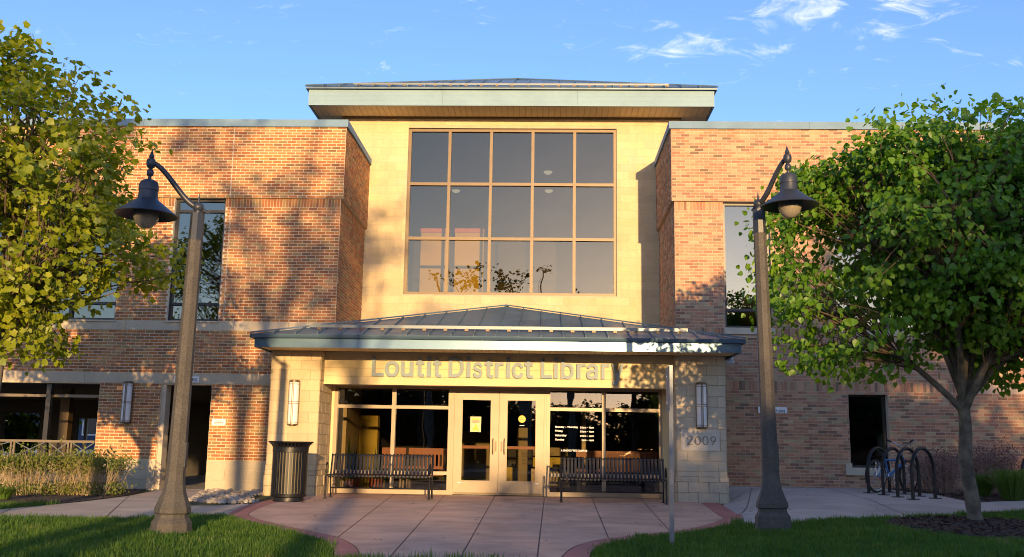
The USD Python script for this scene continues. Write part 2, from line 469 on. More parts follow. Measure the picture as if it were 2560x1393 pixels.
def flush_bricks(limit=300, cut=None):
    alld = np.concatenate([x[7] for x in LOOSE])
    thr = np.sort(alld)[min(limit, len(alld)) - 1]
    for wall, rects, o, u, n, tint, proud, d in LOOSE:
        single = d <= thr
        for i in np.nonzero(single)[0]:
            v, f = piece_mesh(rects[i:i + 1], o, u, n, proud[i:i + 1])
            B().add(v, f).put(wall, 'brick', 'brick', tint=tint[i])
        if (~single).any():
            v, f = piece_mesh(rects[~single], o, u, n, proud[~single])
            B().add(v, f).put(wall, 'brickwork', 'brick', kind='stuff', tint=np.repeat(tint[~single], 8, 0))


def wall_boxes(b, u0, u1, z0, z1, y0, y1, openings):
    """A solid wall with rectangular openings, as butting boxes."""
    zs = sorted({z0, z1, *[min(max(z, z0), z1) for o in openings for z in (o[2], o[3])]})
    for za, zb in zip(zs[:-1], zs[1:]):
        if zb - za < 1e-6: continue
        zm = (za + zb) / 2
        for s, e in subtract(u0, u1, [(o[0], o[1]) for o in openings if o[2] < zm < o[3]]):
            b.box(s, e, y0, y1, za, zb)
    return b


def smoothstep(a, b, x):
    t = np.clip((np.asarray(x, float) - a) / (b - a), 0, 1)
    return t * t * (3 - 2 * t)


# ------------------------------------------------------------------ terrain
KERB_Y = 8.55


def kerb_y(x):
    return KERB_Y + .115 * np.clip(np.asarray(x, float), -12, 12)



def ground_h(x, y):
    """Height of the ground: level before the entrance, higher on the right, the road a step lower."""
    x, y = np.asarray(x, float), np.asarray(y, float)
    hy = np.interp(y, [8.3, 8.8, 12, 14, 16.5, 20], [.05, .06, .09, .15, .25, .27])
    k = smoothstep(13, 18, y)
    x0, x1 = 1.6 + (3.5 - 1.6) * k, 4.0 + .35 * k
    s = np.clip((x - x0) / (x1 - x0), 0, 1); s = s * s * (3 - 2 * s)
    s2 = smoothstep(20.0, 21.2, y) * smoothstep(3.3, 3.6, x)
    return hy * np.maximum(s, s2)


def ground_z(x, y):
    return ground_h(x, y)


def grid(xs, ys, zf):
    gx, gy = np.meshgrid(xs, ys)
    v = np.stack([gx, gy, zf(gx, gy)], -1).reshape(-1, 3)
    nx = len(xs)
    i, j = np.meshgrid(np.arange(len(ys) - 1), np.arange(nx - 1), indexing='ij')
    a = (i * nx + j).ravel()
    return v, np.stack([a, a + 1, a + nx + 1, a + nx], 1)


xs = np.unique(np.round(np.concatenate([[-600, -200, -80, -40, -24], np.arange(-16, -6, .5), np.arange(-6, 9, .1), np.arange(9, 16.1, .5), [24, 40, 80, 200, 600]]), 3))
ts = np.unique(np.round(np.concatenate([np.arange(0, 14.5, .1), [17, 22, 35, 70, 200, 600]]), 3))
gx, gt = np.meshgrid(xs, ts)
gy = kerb_y(gx) + gt
v, f = grid(xs, ts, lambda x, y: 0 * x)
v = np.stack([gx, gy, ground_h(gx, gy)], -1).reshape(-1, 3)
top(B().add(v, f), 'lawn_ground', 'grass_ground', None, None, kind='structure')
b = B().add([[-600, -9, -.004], [600, -9, -.004], [600, -600, -.004], [-600, -600, -.004]], [[0, 3, 2, 1]])
top(b, 'far_lawn', 'grass_ground', None, None, kind='structure')


def sheet(poly, off, name, mat, res=.25, parent='/World', kind='structure', label=None):
    """A thin surface that follows the ground inside an outline."""
    pg = poly if hasattr(poly, 'geom_type') else sg.Polygon(poly)
    pg = pg.buffer(0)
    if hasattr(pg, 'geoms'):
        for q in pg.geoms:
            if q.area > .01: sheet(q, off, name, mat, res, parent, kind, label)
        return
    v2, f = trimesh.creation.triangulate_polygon(pg, engine='earcut')
    m = trimesh.Trimesh(np.c_[v2, np.zeros(len(v2))], f, process=False)
    v, f = trimesh.remesh.subdivide_to_size(m.vertices, m.faces, res, max_iter=14)
    z = ground_h(v[:, 0], v[:, 1]) + off
    nrm = np.cross(v[f[:, 1]] - v[f[:, 0]], v[f[:, 2]] - v[f[:, 0]])[:, 2]
    f = np.where((nrm < 0)[:, None], f[:, ::-1], f)
    b = B().add(np.c_[v[:, :2], z], f)
    p = b.put(parent, name, mat, smooth=True)
    keys(stage.GetPrimAtPath(p), label, None, None, kind)
    return p


gx = np.array([-600, -12, 12, 600.0])
v = np.vstack([np.c_[gx, np.full(4, -9.0), np.full(4, -.13)], np.c_[gx, kerb_y(gx) - .05, np.full(4, -.13)]])
top(B().add(v, [[i, i + 1, i + 5, i + 4] for i in range(3)]), 'road', 'asphalt', None, None, kind='structure')
v = np.array([[-600, -9, -.2], [600, -9, -.2], [600, -9, .0], [-600, -9, .0], [-600, -9.15, -.2], [600, -9.15, -.2], [600, -9.15, .0], [-600, -9.15, .0]])
top(B().add(v, [[0, 1, 2, 3], [3, 2, 6, 7]]), 'kerb', 'kerb', None, None, kind='structure')
# kerb stones along the near side of the road
for k0, k1, km, drop in ((-40, -12, 'kerb', 0), (-12, -1.95, 'kerb', 0), (-1.94, .34, 'kerb', .10), (.35, 1.50, 'kerb', 0), (1.51, 1.93, 'kerb_red', 0), (1.94, 12, 'kerb', 0), (12, 40, 'kerb', 0)):
    n = max(1, int((k1 - k0) / 3))
    for i in range(n):
        a, e = k0 + (k1 - k0) * i / n, k0 + (k1 - k0) * (i + 1) / n - .006
        v = []
        for q in (a, e):
            zt, yq = float(ground_h(q, kerb_y(q))) + .018 - drop, float(kerb_y(q))
            v += [[q, yq + d, z] for d, z in ((-.17, -.2), (-.15, zt - .02), (-.13, zt), (.02, zt), (.02, -.2))]
        f = [[q, 5 + q, 5 + (q + 1) % 5, (q + 1) % 5] for q in range(5)]
        bb = B().add(v, f).add(v, [[0, 4, 3, 2], [0, 2, 1, 0], [5, 7, 8, 9], [5, 6, 7, 5]])
        keys(stage.GetPrimAtPath(bb.put('/World', 'kerb', km)), None, None, None, 'structure')

# plaza outline from measured points on the ground
outer_l = [(822, 1420), (836, 1393), (835, 1374), (812, 1355), (719, 1334), (613, 1308), (571, 1295), (568, 1290), (576, 1284), (621, 1264), (674, 1253)]
inner_l = [(902, 1420), (901, 1393), (892, 1371), (841, 1345), (756, 1329), (666, 1309), (626, 1295), (620, 1289), (640, 1277), (674, 1264), (703, 1257)]
outer_r = [(1466, 1420), (1476, 1393), (1479, 1379), (1521, 1365), (1646, 1345), (1798, 1326), (1852, 1314), (1858, 1308), (1852, 1296), (1824, 1277), (1797, 1261)]
inner_r = [(1385, 1420), (1407, 1393), (1431, 1373), (1468, 1361), (1519, 1350), (1676, 1334), (1776, 1318), (1806, 1308), (1808, 1302), (1798, 1293), (1753, 1261)]
G = lambda pts, z=0.0: [tuple(onz(px, py, z)[:2]) for px, py in pts]


def soften(pts, n=4):
    p = np.array(pts)
    for _ in range(n):
        q = [p[0]]
        for a, c in zip(p[:-1], p[1:]):
            q += [a * .75 + c * .25, a * .25 + c * .75]
        p = np.array(q + [p[-1]])
    return [tuple(x) for x in p]


ol, il, orr, ir = (soften(G(x), 3) for x in (outer_l, inner_l, outer_r, inner_r))
yk = 8.62
plaza_in = sg.Polygon([(il[0][0], yk)] + [p for p in il if p[1] > yk] + [(il[-1][0], 19.0), (-5.2, 20.6), (-5.2, 21.6), (3.3, 21.6), (3.3, 20.0), (ir[-1][0], 19.6)] + [p for p in ir if p[1] > yk][::-1] + [(ir[0][0], yk)]).buffer(0)
plaza_out = sg.Polygon([(ol[0][0], yk)] + [p for p in ol if p[1] > yk] + [(ol[-1][0], 19.0), (-5.47, 19.9), (-5.3, 21.6), (3.45, 21.6), (3.45, 20.0), (orr[-1][0], 19.79)] + [p for p in orr if p[1] > yk][::-1] + [(orr[0][0], yk)]).buffer(0)
border = plaza_out.difference(plaza_in.buffer(.012))
for gpart in getattr(border, 'geoms', [border]):
    if gpart.area > .05:
        sheet(gpart, .022, 'red_border', 'border_red', .3)
sheet(plaza_out.buffer(-.004), .012, 'plaza_joint_bed', 'joint', .4)
# plaza slabs between the joints
lines = [[(1237, 1243), (1155, 1393)], [(1110, 1243), (980, 1393)], [(975, 1246), (830, 1360)], [(1361, 1246), (1344, 1393)], [(1479, 1246), (1525, 1360)], [(1599, 1247), (1690, 1350)]]
cuts = []
for l in lines:
    a, c = np.array(G([l[0]])[0]), np.array(G([l[1]])[0])
    d = (c - a) / np.linalg.norm(c - a)
    cuts.append(sg.LineString([a - d * 3, c + d * 3]).buffer(.007))
for yy in (10.35, 11.9, 14.6, 17.6):
    cuts.append(sg.LineString([(-1.9, yy), (1.2, yy)]).buffer(.006))
slabs = plaza_in.difference(shapely.union_all(cuts))
for gpart in sorted(getattr(slabs, 'geoms', [slabs]), key=lambda g: (round(g.centroid.y, 2), round(g.centroid.x, 2))):
    if gpart.area > .03:
        sheet(gpart, .022, 'plaza_slab', 'plaza', .35)

# pavements
left_walk = sg.Polygon(G([(-900, 1290), (0, 1301), (370, 1300), (520, 1294), (600, 1288)]) + G([(622, 1262), (545, 1267), (452, 1267), (452, 1262), (476, 1246), (512, 1227)]) + [(-7.25, 21.5), (-8.25, 21.5)] + G([(384, 1230), (318, 1243), (200, 1258), (0, 1277), (-900, 1290)][:-1]) + [(-20, 14.5)]).buffer(0).difference(plaza_out)
left_bits = left_walk.difference(shapely.union_all([sg.LineString([G([a])[0], G([c])[0]]).buffer(.008) for a, c in [((250, 1310), (330, 1235)), ((-40, 1310), (40, 1268)), ((440, 1305), (452, 1262))]]))
sheet(left_walk.buffer(-.003), .008, 'pavement_bed', 'joint', .4)
for gpart in getattr(left_bits, 'geoms', [left_bits]):
    if gpart.area > .03: sheet(gpart, .018, 'pavement_slab', 'concrete', .4)
rw_front = [tuple(onz(px, py, z)[:2]) for px, py, z in [(1862, 1316, .05), (1975, 1304, .11), (2200, 1297, .14), (2560, 1287, .15), (3000, 1270, .16)]]
rw_back = [tuple(onz(px, py, z)[:2]) for px, py, z in [(3000, 1235, .22), (2560, 1260, .22), (2425, 1263, .22), (2395, 1255, .23), (2330, 1239, .25)]]
right_walk = sg.Polygon([(3.45, 19.79), (2.8, 16.0)] + rw_front + rw_back + [(7.0, 20.2), (7.1, 21.5), (3.5, 21.5)]).buffer(0).difference(plaza_out.buffer(.004))
J = [[(2070, 1226, .26), (2290, 1300, .14)], [(2190, 1266, .2), (2440, 1264, .22)], [(1880, 1222, .26), (1850, 1290, .02)]]
rcut = shapely.union_all([sg.LineString([onz(*a)[:2], onz(*c)[:2]]).buffer(.009) for a, c in J])
sheet(right_walk.buffer(-.003), .008, 'pavement_bed', 'joint', .15)
rb = right_walk.difference(rcut)
for i, gpart in enumerate(sorted(getattr(rb, 'geoms', [rb]), key=lambda g: g.centroid.x)):
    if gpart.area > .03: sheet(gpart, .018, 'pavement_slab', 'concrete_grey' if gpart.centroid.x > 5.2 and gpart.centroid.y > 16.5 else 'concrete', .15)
# planting beds
bed_r = sg.Polygon(rw_back + [(7.0, 20.2), (7.1, 21.5), (16, 21.5), (16, 15.5)]).buffer(0)
sheet(bed_r, .02, 'mulch_bed', 'soil', .3)
bed_l = sg.Polygon(G([(-600, 1285), (0, 1268), (150, 1262), (300, 1247), (330, 1238)]) + [(-8.5, 21.5), (-20, 21.5)]).buffer(0).difference(left_walk.buffer(.12))
sheet(bed_l, .015, 'mulch_bed', 'soil', .4)
TREE_R = np.array([5.45, 13.25])
ring = sg.Point(5.4, 12.25).buffer(1.0, 24)
ring = shapely.affinity.scale(ring, 1.3, 1.45).difference(right_walk.buffer(.06))
sheet(ring, .03, 'mulch_ring', 'soil', .2)
rock_poly = sg.Polygon(G([(462, 1252), (515, 1229)]) + [(-7.1, 21.35), (-5.5, 21.35), (-5.5, 18.6)] + G([(660, 1256), (585, 1261), (520, 1258)])).buffer(0).difference(plaza_out.buffer(.02)).difference(left_walk.buffer(.02))
rock_poly = max(getattr(rock_poly, 'geoms', [rock_poly]), key=lambda g: g.area)

# ------------------------------------------------------------------ the library
LIB = thing('library_building', 'two storey brick and tan block library with hipped entrance canopy and tall central window', 'building', (0, 0, 0))
YW, YT, YP, YB, YD = 21.4, 24.385, 19.8, 20.1, 21.0
LX, RX = -4.583, 2.792                     # inner corners of the wings
ZC, ZS = 8.06, 6.40                        # under the coping; top of the soldier course
ux, uy, nx_, ny_ = (1, 0, 0), (0, 1, 0), (1, 0, 0), (0, -1, 0)

# --- left wing
WL, WB = -23.0, -14.0
openL = [(-8.31, -7.16, 3.63, 6.40), (-12.6, -9.45, 3.63, 6.40), (-8.30, -7.20, -1, 2.245), (-18.5, -9.65, .62, 2.245)]
wall = B()
wall_boxes(wall, WL, LX, 0.0, ZS, YW, YW + .3, openL)
w_left = wall.put(LIB, 'brick_wall', 'mortar')
wall = B().box(WL, LX + .06, YW - .06, YW + .3, ZS, ZC)
w_left_up = wall.put(LIB, 'brick_wall', 'mortar')
brick_field(w_left, lay(WB, LX, .647, 2.26, openL, anchor=LX), (0, YW, 0), ux, ny_)
brick_field(w_left, lay(WB, LX, 2.492, 3.42, openL, anchor=LX), (0, YW, 0), ux, ny_)
brick_field(w_left, lay(WB, LX, 3.63, ZS - .203, openL, anchor=LX), (0, YW, 0), ux, ny_)
brick_field(w_left_up, lay(WB, LX + .06, ZS, ZC, (), anchor=LX + .06), (0, YW - .06, 0), ux, ny_)


def row(parent, name, mat, u0, u1, z0, z1, o, u, n, L, j=.008, openings=(), proud=.006, tints=None, H=None):
    rects = lay(u0, u1, z0, z1, openings, L=L, H=H or (z1 - z0), j=j, half=H is not None)
    for r in rects:
        v, f = piece_mesh(r[None], o, u, n, np.array([proud]) if np.ndim(proud) == 0 else rng.uniform(*proud, 1))
        t = brick_tints(1)[0] if tints is None else np.clip(np.array(tints) * rng.uniform(.93, 1.06), 0, 1)
        B().add(v, f).put(parent, name, mat, tint=t)


row(w_left, 'soldier_brick', 'brick', -11.5, LX, ZS - .203, ZS, (0, YW, 0), ux, ny_, .0677, openings=openL)
STONE = (.50, .42, .29)
row(w_left, 'band_stone', 'block', WB, LX, 3.42, 3.63, (0, YW, 0), ux, ny_, 1.2, .006, openL, .02, STONE)
row(w_left, 'lintel_stone', 'block', WB, -5.2, 2.26, 2.492, (0, YW, 0), ux, ny_, 2.0, .006, openL, .018, STONE)
row(w_left, 'base_stone', 'block', WB, -5.2, .02, .647, (0, YW, 0), ux, ny_, 1.6, .006, openL, (.018, .022), STONE, H=.21)
xj = X(574, 560, YW)
B().box(xj - .006, xj + .006, YW - .0095, YW - .0005, 3.64, ZS - .205).box(xj - .006, xj + .006, YW - .0695, YW - .0605, ZS + .01, ZC - .02).put(LIB, 'movement_joint', 'plaque')
# inner side of the left wing
s_l = B().box(LX - .3, LX - .0005, YW + .301, YT, 2.6, ZS).put(LIB, 'side_wall', 'mortar')
s_lu = B().box(LX - .26, LX + .06, YW + .301, YT, ZS, ZC).put(LIB, 'side_wall', 'mortar')
brick_field(s_l, lay(YW, YT, 3.1, ZS - .203, (), anchor=YW), (LX, 0, 0), uy, (1, 0, 0))
brick_field(s_lu, lay(YW - .06, YT, ZS, ZC, (), anchor=YW - .06), (LX + .06, 0, 0), uy, (1, 0, 0))
row(s_l, 'soldier_brick', 'brick', YW, YT, ZS - .203, ZS, (LX, 0, 0), uy, (1, 0, 0), .0677)

# --- right wing
RIGHT[0] = True
WR = 15.0
openR = [(3.85, 4.86, 3.62, 6.40), (6.2, 8.5, 3.62, 6.40), (9.3, 11.6, 3.62, 6.40), (6.395, 7.22, .71, 2.25)]
wall = B()
wall_boxes(wall, RX, WR, 0.0, ZS, YW, YW + .3, openR)
w_right = wall.put(LIB, 'brick_wall', 'mortar_right')
w_right_up = B().box(RX - .06, WR, YW - .06, YW + .3, ZS, ZC).put(LIB, 'brick_wall', 'mortar_right')
sillR = [(3.83, 4.90, 3.48, 3.62), (6.18, 8.54, 3.48, 3.62), (9.28, 11.64, 3.48, 3.62), (6.28, 7.30, .555, .71)]
oR = openR + sillR
brick_field(w_right, lay(RX, WR, .24, 2.29, oR, anchor=RX), (0, YW, 0), ux, ny_)
brick_field(w_right, lay(RX, WR, 2.495, 3.415, oR, anchor=RX), (0, YW, 0), ux, ny_)
brick_field(w_right, lay(RX, WR, 3.62, ZS - .203, oR, anchor=RX), (0, YW, 0), ux, ny_)
brick_field(w_right_up, lay(RX - .06, WR, ZS, ZC, (), anchor=RX - .06), (0, YW - .06, 0), ux, ny_)
row(w_right, 'soldier_brick', 'brick', RX, 6.2, ZS - .203, ZS, (0, YW, 0), ux, ny_, .0677, openings=oR)
row(w_right, 'soldier_brick', 'brick', RX, 9.0, 3.415, 3.62, (0, YW, 0), ux, ny_, .0677, openings=oR)
row(w_right, 'soldier_brick', 'brick', 3.5, 9.0, 2.29, 2.495, (0, YW, 0), ux, ny_, .0677, openings=oR)
s_r = B().box(RX + .0005, RX + .3, YW + .301, YT, 2.6, ZS).put(LIB, 'side_wall', 'mortar_right')
s_ru = B().box(RX - .06, RX + .26, YW + .301, YT, ZS, ZC).put(LIB, 'side_wall', 'mortar_right')
brick_field(s_r, lay(YW, YT, 3.1, ZS - .203, (), anchor=YW), (RX, 0, 0), uy, (-1, 0, 0))
brick_field(s_ru, lay(YW - .06, YT, ZS, ZC, (), anchor=YW - .06), (RX - .06, 0, 0), uy, (-1, 0, 0))
row(s_r, 'soldier_brick', 'brick', YW, YT, ZS - .203, ZS, (RX, 0, 0), uy, (-1, 0, 0), .0677)
flush_bricks(300)
RIGHT[0] = False
# copings, roofs, the shell behind
for x0, x1, mat in ((WL - .05, LX + .11, 'coping_blue'), (RX - .11, WR + .05, 'coping_blue')):
    w = (x1 - x0) / 4
    for k in range(4):
        a, e = x0 + w * k, x0 + w * (k + 1) - .004
        bb = B().box(a, e, YW - .105, YW + .34, ZC + .002, ZC + .15).box(a + .001, e - .001, YW - .11, YW + .30, ZC - .02, ZC + .03)
        bb.put(LIB, 'coping', mat)
for xa, xb in ((LX - .30, LX + .105), (RX - .105, RX + .30)):
    B().box(xa, xb, YW + .345, YT - .002, ZC + .002, ZC + .148).put(LIB, 'coping', 'coping_blue')
B().box(WL, LX - .3, YW + .34, 40, ZC - .4, ZC - .1).box(RX + .3, WR, YW + .34, 40, ZC - .4, ZC - .1).put(LIB, 'flat_roof', 'house_roof')
B().box(WL - .3, WL, YW, 40, 2.5, ZC).box(WR, WR + .3, YW, 40, 0, ZC).box(RX, WR, 39.7, 40, 0, ZC).box(WL, LX, 39.7, 40, 2.5, ZC).put(LIB, 'rear_wall', 'stone')
B().box(LX - .35, LX - .302, YT + .5, 39.7, 0, ZC - .4).box(RX + .302, RX + .35, YT + .5, 39.7, 0, ZC - .4).put(LIB, 'partition', 'dark_room')
# rooms on the upper floors: floors and back walls
B().box(WL, LX - .36, YW + .32, 39.6, 2.9, 3.2).box(RX + .36, WR, YW + .32, 39.6, 2.9, 3.2).put(LIB, 'upper_floor', 'dark_room')
B().box(WL, LX - .36, 27.5, 27.7, 3.2, ZC - .4).box(RX + .36, WR, 27.5, 27.7, 3.2, ZC - .4).put(LIB, 'inner_wall', 'dark_room')
B().box(RX + .36, WR, 26.0, 26.2, 0, 2.9).put(LIB, 'inner_wall', 'dark_room')


def window(x0, x1, z0, z1, y, mat, fw, vbars=(), hbars=(), glass='wing_glass', depth=.09, setback=.06):
    """One window of the building: frame, panes between the bars."""
    yf = y + setback
    fr = B()
    fr.box(x0, x0 + fw, yf, yf + depth, z0, z1).box(x1 - fw, x1, yf, yf + depth, z0, z1)
    fr.box(x0 + fw, x1 - fw, yf, yf + depth, z0, z0 + fw).box(x0 + fw, x1 - fw, yf, yf + depth, z1 - fw, z1)
    fp = fr.put(LIB, 'window', mat)
    for q in vbars:
        B().box(q - fw / 2, q + fw / 2, yf - .012, yf + depth - .01, z0 + fw, z1 - fw).put(fp, 'mullion', mat)
    xe = [x0 + fw] + [t for q in vbars for t in (q - fw / 2, q + fw / 2)] + [x1 - fw]
    ze = [z0 + fw] + [t for q in hbars for t in (q - fw / 2, q + fw / 2)] + [z1 - fw]
    for i in range(0, len(xe), 2):
        for q in hbars:
            B().box(xe[i], xe[i + 1], yf - .004, yf + depth - .015, q - fw / 2, q + fw / 2).put(fp, 'transom', mat)
        for k in range(0, len(ze), 2):
            yy = yf + depth * .6
            t = rng.normal(0, .0012, 2)
            w_, h_ = xe[i + 1] - xe[i], ze[k + 1] - ze[k]
            v = [[xe[i], yy, ze[k]], [xe[i + 1], yy + t[0] * w_, ze[k]], [xe[i + 1], yy + t[0] * w_ + t[1] * h_, ze[k + 1]], [xe[i], yy + t[1] * h_, ze[k + 1]]]
            B().add(v, [[0, 1, 2, 3]]).put(fp, 'pane', glass)
    return fp


window(-8.31, -7.16, 3.63, 6.40, YW, 'dark_frame', .06, (), (6.12, 4.02), setback=.1)
window(-12.6, -9.45, 3.63, 6.40, YW, 'dark_frame', .06, (-11.55, -10.5), (4.02,), setback=.1)
window(3.85, 4.86, 3.62, 6.40, YW, 'dark_frame', .055, (), (4.02,), setback=.1)
window(6.2, 8.5, 3.62, 6.40, YW, 'dark_frame', .06, (7.35,), (4.02,), setback=.1)
window(9.3, 11.6, 3.62, 6.40, YW, 'dark_frame', .06, (10.45,), (4.02,), setback=.1)
window(6.395, 7.22, .71, 2.25, YW, 'dark_frame', .05, (), (), setback=.16)
for (a, e, z0, z1) in sillR:
    B().box(a, e, YW - .06, YW + .1, z0, z1 - .002).put(LIB, 'sill', 'stone')
B().box(6.27, 6.40, YW - .07, YW - .061, .56, .80).put(LIB, 'sill_end', 'stone')
B().box(-8.34, -7.13, YW - .05, YW + .1, 3.60, 3.632).box(-12.63, -9.42, YW - .05, YW + .1, 3.60, 3.632).put(LIB, 'sill', 'stone')

# --- tower
TX0, TX1 = -5.27, 3.37
WX0, WX1, WZ0, WZ1 = -3.557, 1.744, 4.743, 9.055
towin = [(WX0, WX1, WZ0, WZ1)]
b = B()
wall_boxes(b, TX0, TX1, 2.7, 9.33, YT, YT + .3, towin)
b.box(TX0, TX0 + .3, YT + .301, 34, 7.4, 9.33).box(TX1 - .3, TX1, YT + .301, 34, 7.4, 9.33)
tw = b.put(LIB, 'tower_wall', 'block_mortar')
rects = lay(TX0, TX1, 3.3, 9.33, towin, L=.4064, H=.2032, j=.007)
keep = []
TB = np.array((.55, .44, .255))
order = np.argsort(np.linalg.norm(np.c_[(rects[:, 0] + rects[:, 1]) / 2, np.full(len(rects), YT), (rects[:, 2] + rects[:, 3]) / 2 - EYE], axis=1))
vis = [i for i in order if (rects[i, 1] > LX and rects[i, 0] < RX) or rects[i, 2] > 7.9]
for i in vis[:300]:
    v, f = piece_mesh(rects[i:i + 1], (0, YT, 0), ux, ny_, rng.uniform(.002, .0045, 1))
    B().add(v, f).put(tw, 'stone_block', 'block', tint=np.clip(TB * rng.uniform(.92, 1.06) * (1, rng.uniform(.98, 1.02), rng.uniform(.95, 1.05)), 0, 1))
rest = rects[vis[300:]]
if len(rest):
    v, f = piece_mesh(rest, (0, YT, 0), ux, ny_, .003)
    B().add(v, f).put(tw, 'stone_blockwork', 'block', tint=TB, kind='stuff')
vb = [WX0 + (WX1 - WX0) * k / 5 for k in (1, 2, 3, 4)]
hb = [6.185, 7.60]
window(WX0, WX1, WZ0, WZ1, YT, 'bronze', .075, vb, hb, 'tower_glass', setback=.07)
# what stands behind the big window: a lit stair wall, the ceiling with its lamps
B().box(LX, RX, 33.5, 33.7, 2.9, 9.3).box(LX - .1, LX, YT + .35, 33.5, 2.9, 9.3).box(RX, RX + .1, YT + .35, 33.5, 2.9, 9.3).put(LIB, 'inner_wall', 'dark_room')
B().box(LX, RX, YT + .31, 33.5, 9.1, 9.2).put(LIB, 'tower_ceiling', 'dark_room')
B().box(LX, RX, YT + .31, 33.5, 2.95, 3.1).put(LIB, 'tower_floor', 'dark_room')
for a, e in ((1048, 1124), (1134, 1210)):
    p0, p1 = at(a, 735, 27.0), at(e, 572, 27.0)
    B().box(p0[0], p1[0], 27.0, 27.25, 3.1, p1[2] - .12).put(LIB, 'stair_wall', 'room_yellow')
    B().box(p0[0] - .01, p1[0] + .01, 26.97, 27.27, p1[2] - .12, p1[2]).put(LIB, 'stair_wall_cap', 'terracotta')
for px, py, yy in ((1368, 345, 25.9), (1370, 437, 28.5), (1372, 483, 30.2), (1140, 483, 30.2)):
    p = at(px, py, yy)
    lp = B().lathe([(.0, 0), (.07, .02), (.12, .06), (.13, .09), (0, .09)], 16, p).put(LIB, 'pendant_lamp', 'downlight', True)
    B().tube([p + [0, 0, .09], [p[0], p[1], 9.1]], .008, 5).put(LIB, 'lamp_cord', 'dark_frame')

# tower roof
FX0, FX1, FY, FZ0, FZ1 = -5.95, 4.07, 23.45, 9.32, 9.75
for k in range(3):
    a, e = FX0 + (FX1 - FX0) * k / 3, FX0 + (FX1 - FX0) * (k + 1) / 3 - .004
    y = FY
    bb = B()
    prof = [(0, FZ0), (-.004, FZ0 + .12), (.004, FZ0 + .13), (-.003, FZ0 + .25), (.003, FZ0 + .26), (0, FZ1), (.04, FZ1), (.04, FZ0)]
    v = [[q, y + d, z] for q in (a, e) for d, z in prof]
    m = len(prof)
    bb.add(v, [[i, i + m, (i + 1) % m + m, (i + 1) % m] for i in range(m)]).box(a, e, y + .004, y + .036, FZ0 + .002, FZ1 - .002)
    bb.put(LIB, 'roof_fascia', 'fascia_metal', smooth=20)
B().box(FX0, FX0 + .04, FY + .042, 34, FZ0, FZ1).box(FX1 - .04, FX1, FY + .042, 34, FZ0, FZ1).put(LIB, 'roof_fascia', 'fascia_metal')
B().box(FX0 + .05, FX1 - .05, FY + .05, 34, FZ0 + .05, FZ0 + .1).put(LIB, 'soffit_deck', 'soffit_dark')
x = FX0 + .05
while x < FX1 - .06:                          # soffit boards of the front overhang
    w = min(.148, FX1 - .05 - x)
    B().box(x + .004, x + w - .004, FY + .045, YT - .06, FZ0 + .018, FZ0 + .046).put(LIB, 'soffit_board', 'soffit')
    x += w
B().box(TX0, TX1, YT - .055, YT - .002, FZ0 - .03, FZ0 + .046).put(LIB, 'eaves_trim', 'bronze')
y = YT - .05
while y < 28:
    for a, e in ((FX0 + .05, TX0 - .01), (TX1 + .01, FX1 - .05)):
        B().box(a, e, y + .004, y + .144, FZ0 + .018, FZ0 + .046).put(LIB, 'soffit_board', 'soffit')
    y += .148


def hip_roof(x0, x1, y0, z0, slope, yback, eave_drop, pitch, base_mat, name, clip=None):
    """Front slope with its seams, the two side slopes, the hips. Returns the roof's path."""
    xc, hw = (x0 + x1) / 2, (x1 - x0) / 2
    ya, za = y0 + hw, z0 + slope * hw
    v = [[x0, y0, z0], [x1, y0, z0], [xc, ya, za], [xc, yback, za], [x0, yback, z0], [x1, yback, z0],
         [x0, y0, z0 - eave_drop], [x1, y0, z0 - eave_drop], [x0, yback, z0 - eave_drop], [x1, yback, z0 - eave_drop]]
    f = [[0, 1, 2, 2], [1, 5, 3, 2], [4, 0, 2, 3], [6, 7, 1, 0], [7, 9, 5, 1], [8, 6, 0, 4]]
    f3 = []
    for q in f:
        f3.append(q[:3])
        if q[2] != q[3]: f3.append([q[0], q[2], q[3]])
    rp = B().add(v, f3).put(LIB, name, base_mat)
    sl = math.sqrt(1 + slope ** 2)
    nrm = np.array([0, -slope, 1]) / sl
    n = int(round((x1 - x0) / pitch))
    xs_ = np.linspace(x0, x1, n + 1)
    up = lambda x, y, o: np.array([x, y, z0 + slope * (y - y0)]) + nrm * o
    run = lambda x: hw - abs(x - xc)
    for a, e in zip(xs_[:-1], xs_[1:]):        # pans
        pts = [(a, y0 - .02), (e, y0 - .02)]
        for q in ((e, a) if (a + e) / 2 < xc or True else ()):
            pts.append((q, y0 + max(.0, run(q) - .03)))
        if a < xc < e: pts.insert(3, (xc, ya - .03))
        P = [up(px, py, .006) for px, py in pts]
        fs = [[0, i, i + 1] for i in range(1, len(P) - 1)]
        B().add(np.array(P), fs).put(rp, 'roof_pan', base_mat)
    for q in xs_[1:-1]:
        if run(q) > .15:
            B().beam(up(q, y0 - .02, .026), up(q, y0 + run(q) - .04, .026), .02, .045, nrm).put(rp, 'roof_seam', base_mat)
    for s in (-1, 1):
        c = np.array([xc + s * hw, y0, z0]); t = np.array([xc, ya, za])
        B().beam(c + [0, 0, .035], t + [0, 0, .035], .09, .03).put(rp, 'hip_cap', base_mat)
    B().beam([xc, ya - .02, za + .035], [xc, yback, za + .035], .1, .03).put(rp, 'ridge_cap', base_mat)
    return rp, up


SLOPE = .425
rp, up = hip_roof(FX0 - .06, FX1 + .06, FY - .08, FZ1 + .02, SLOPE, 36, .045, .42, 'roof_metal', 'tower_roof')
B().beam(up(-4.9, FY + .30, .055), up(3.0, FY + .30, .055), .03, .05).put(rp, 'snow_guard', 'rail_metal')
for k in range(21):
    xx = -4.75 + k * .385
    B().beam(up(xx - .03, FY + .2, .03), up(xx + .03, FY + .2, .03), .03, .05).put(rp, 'guard_clip', 'bronze')

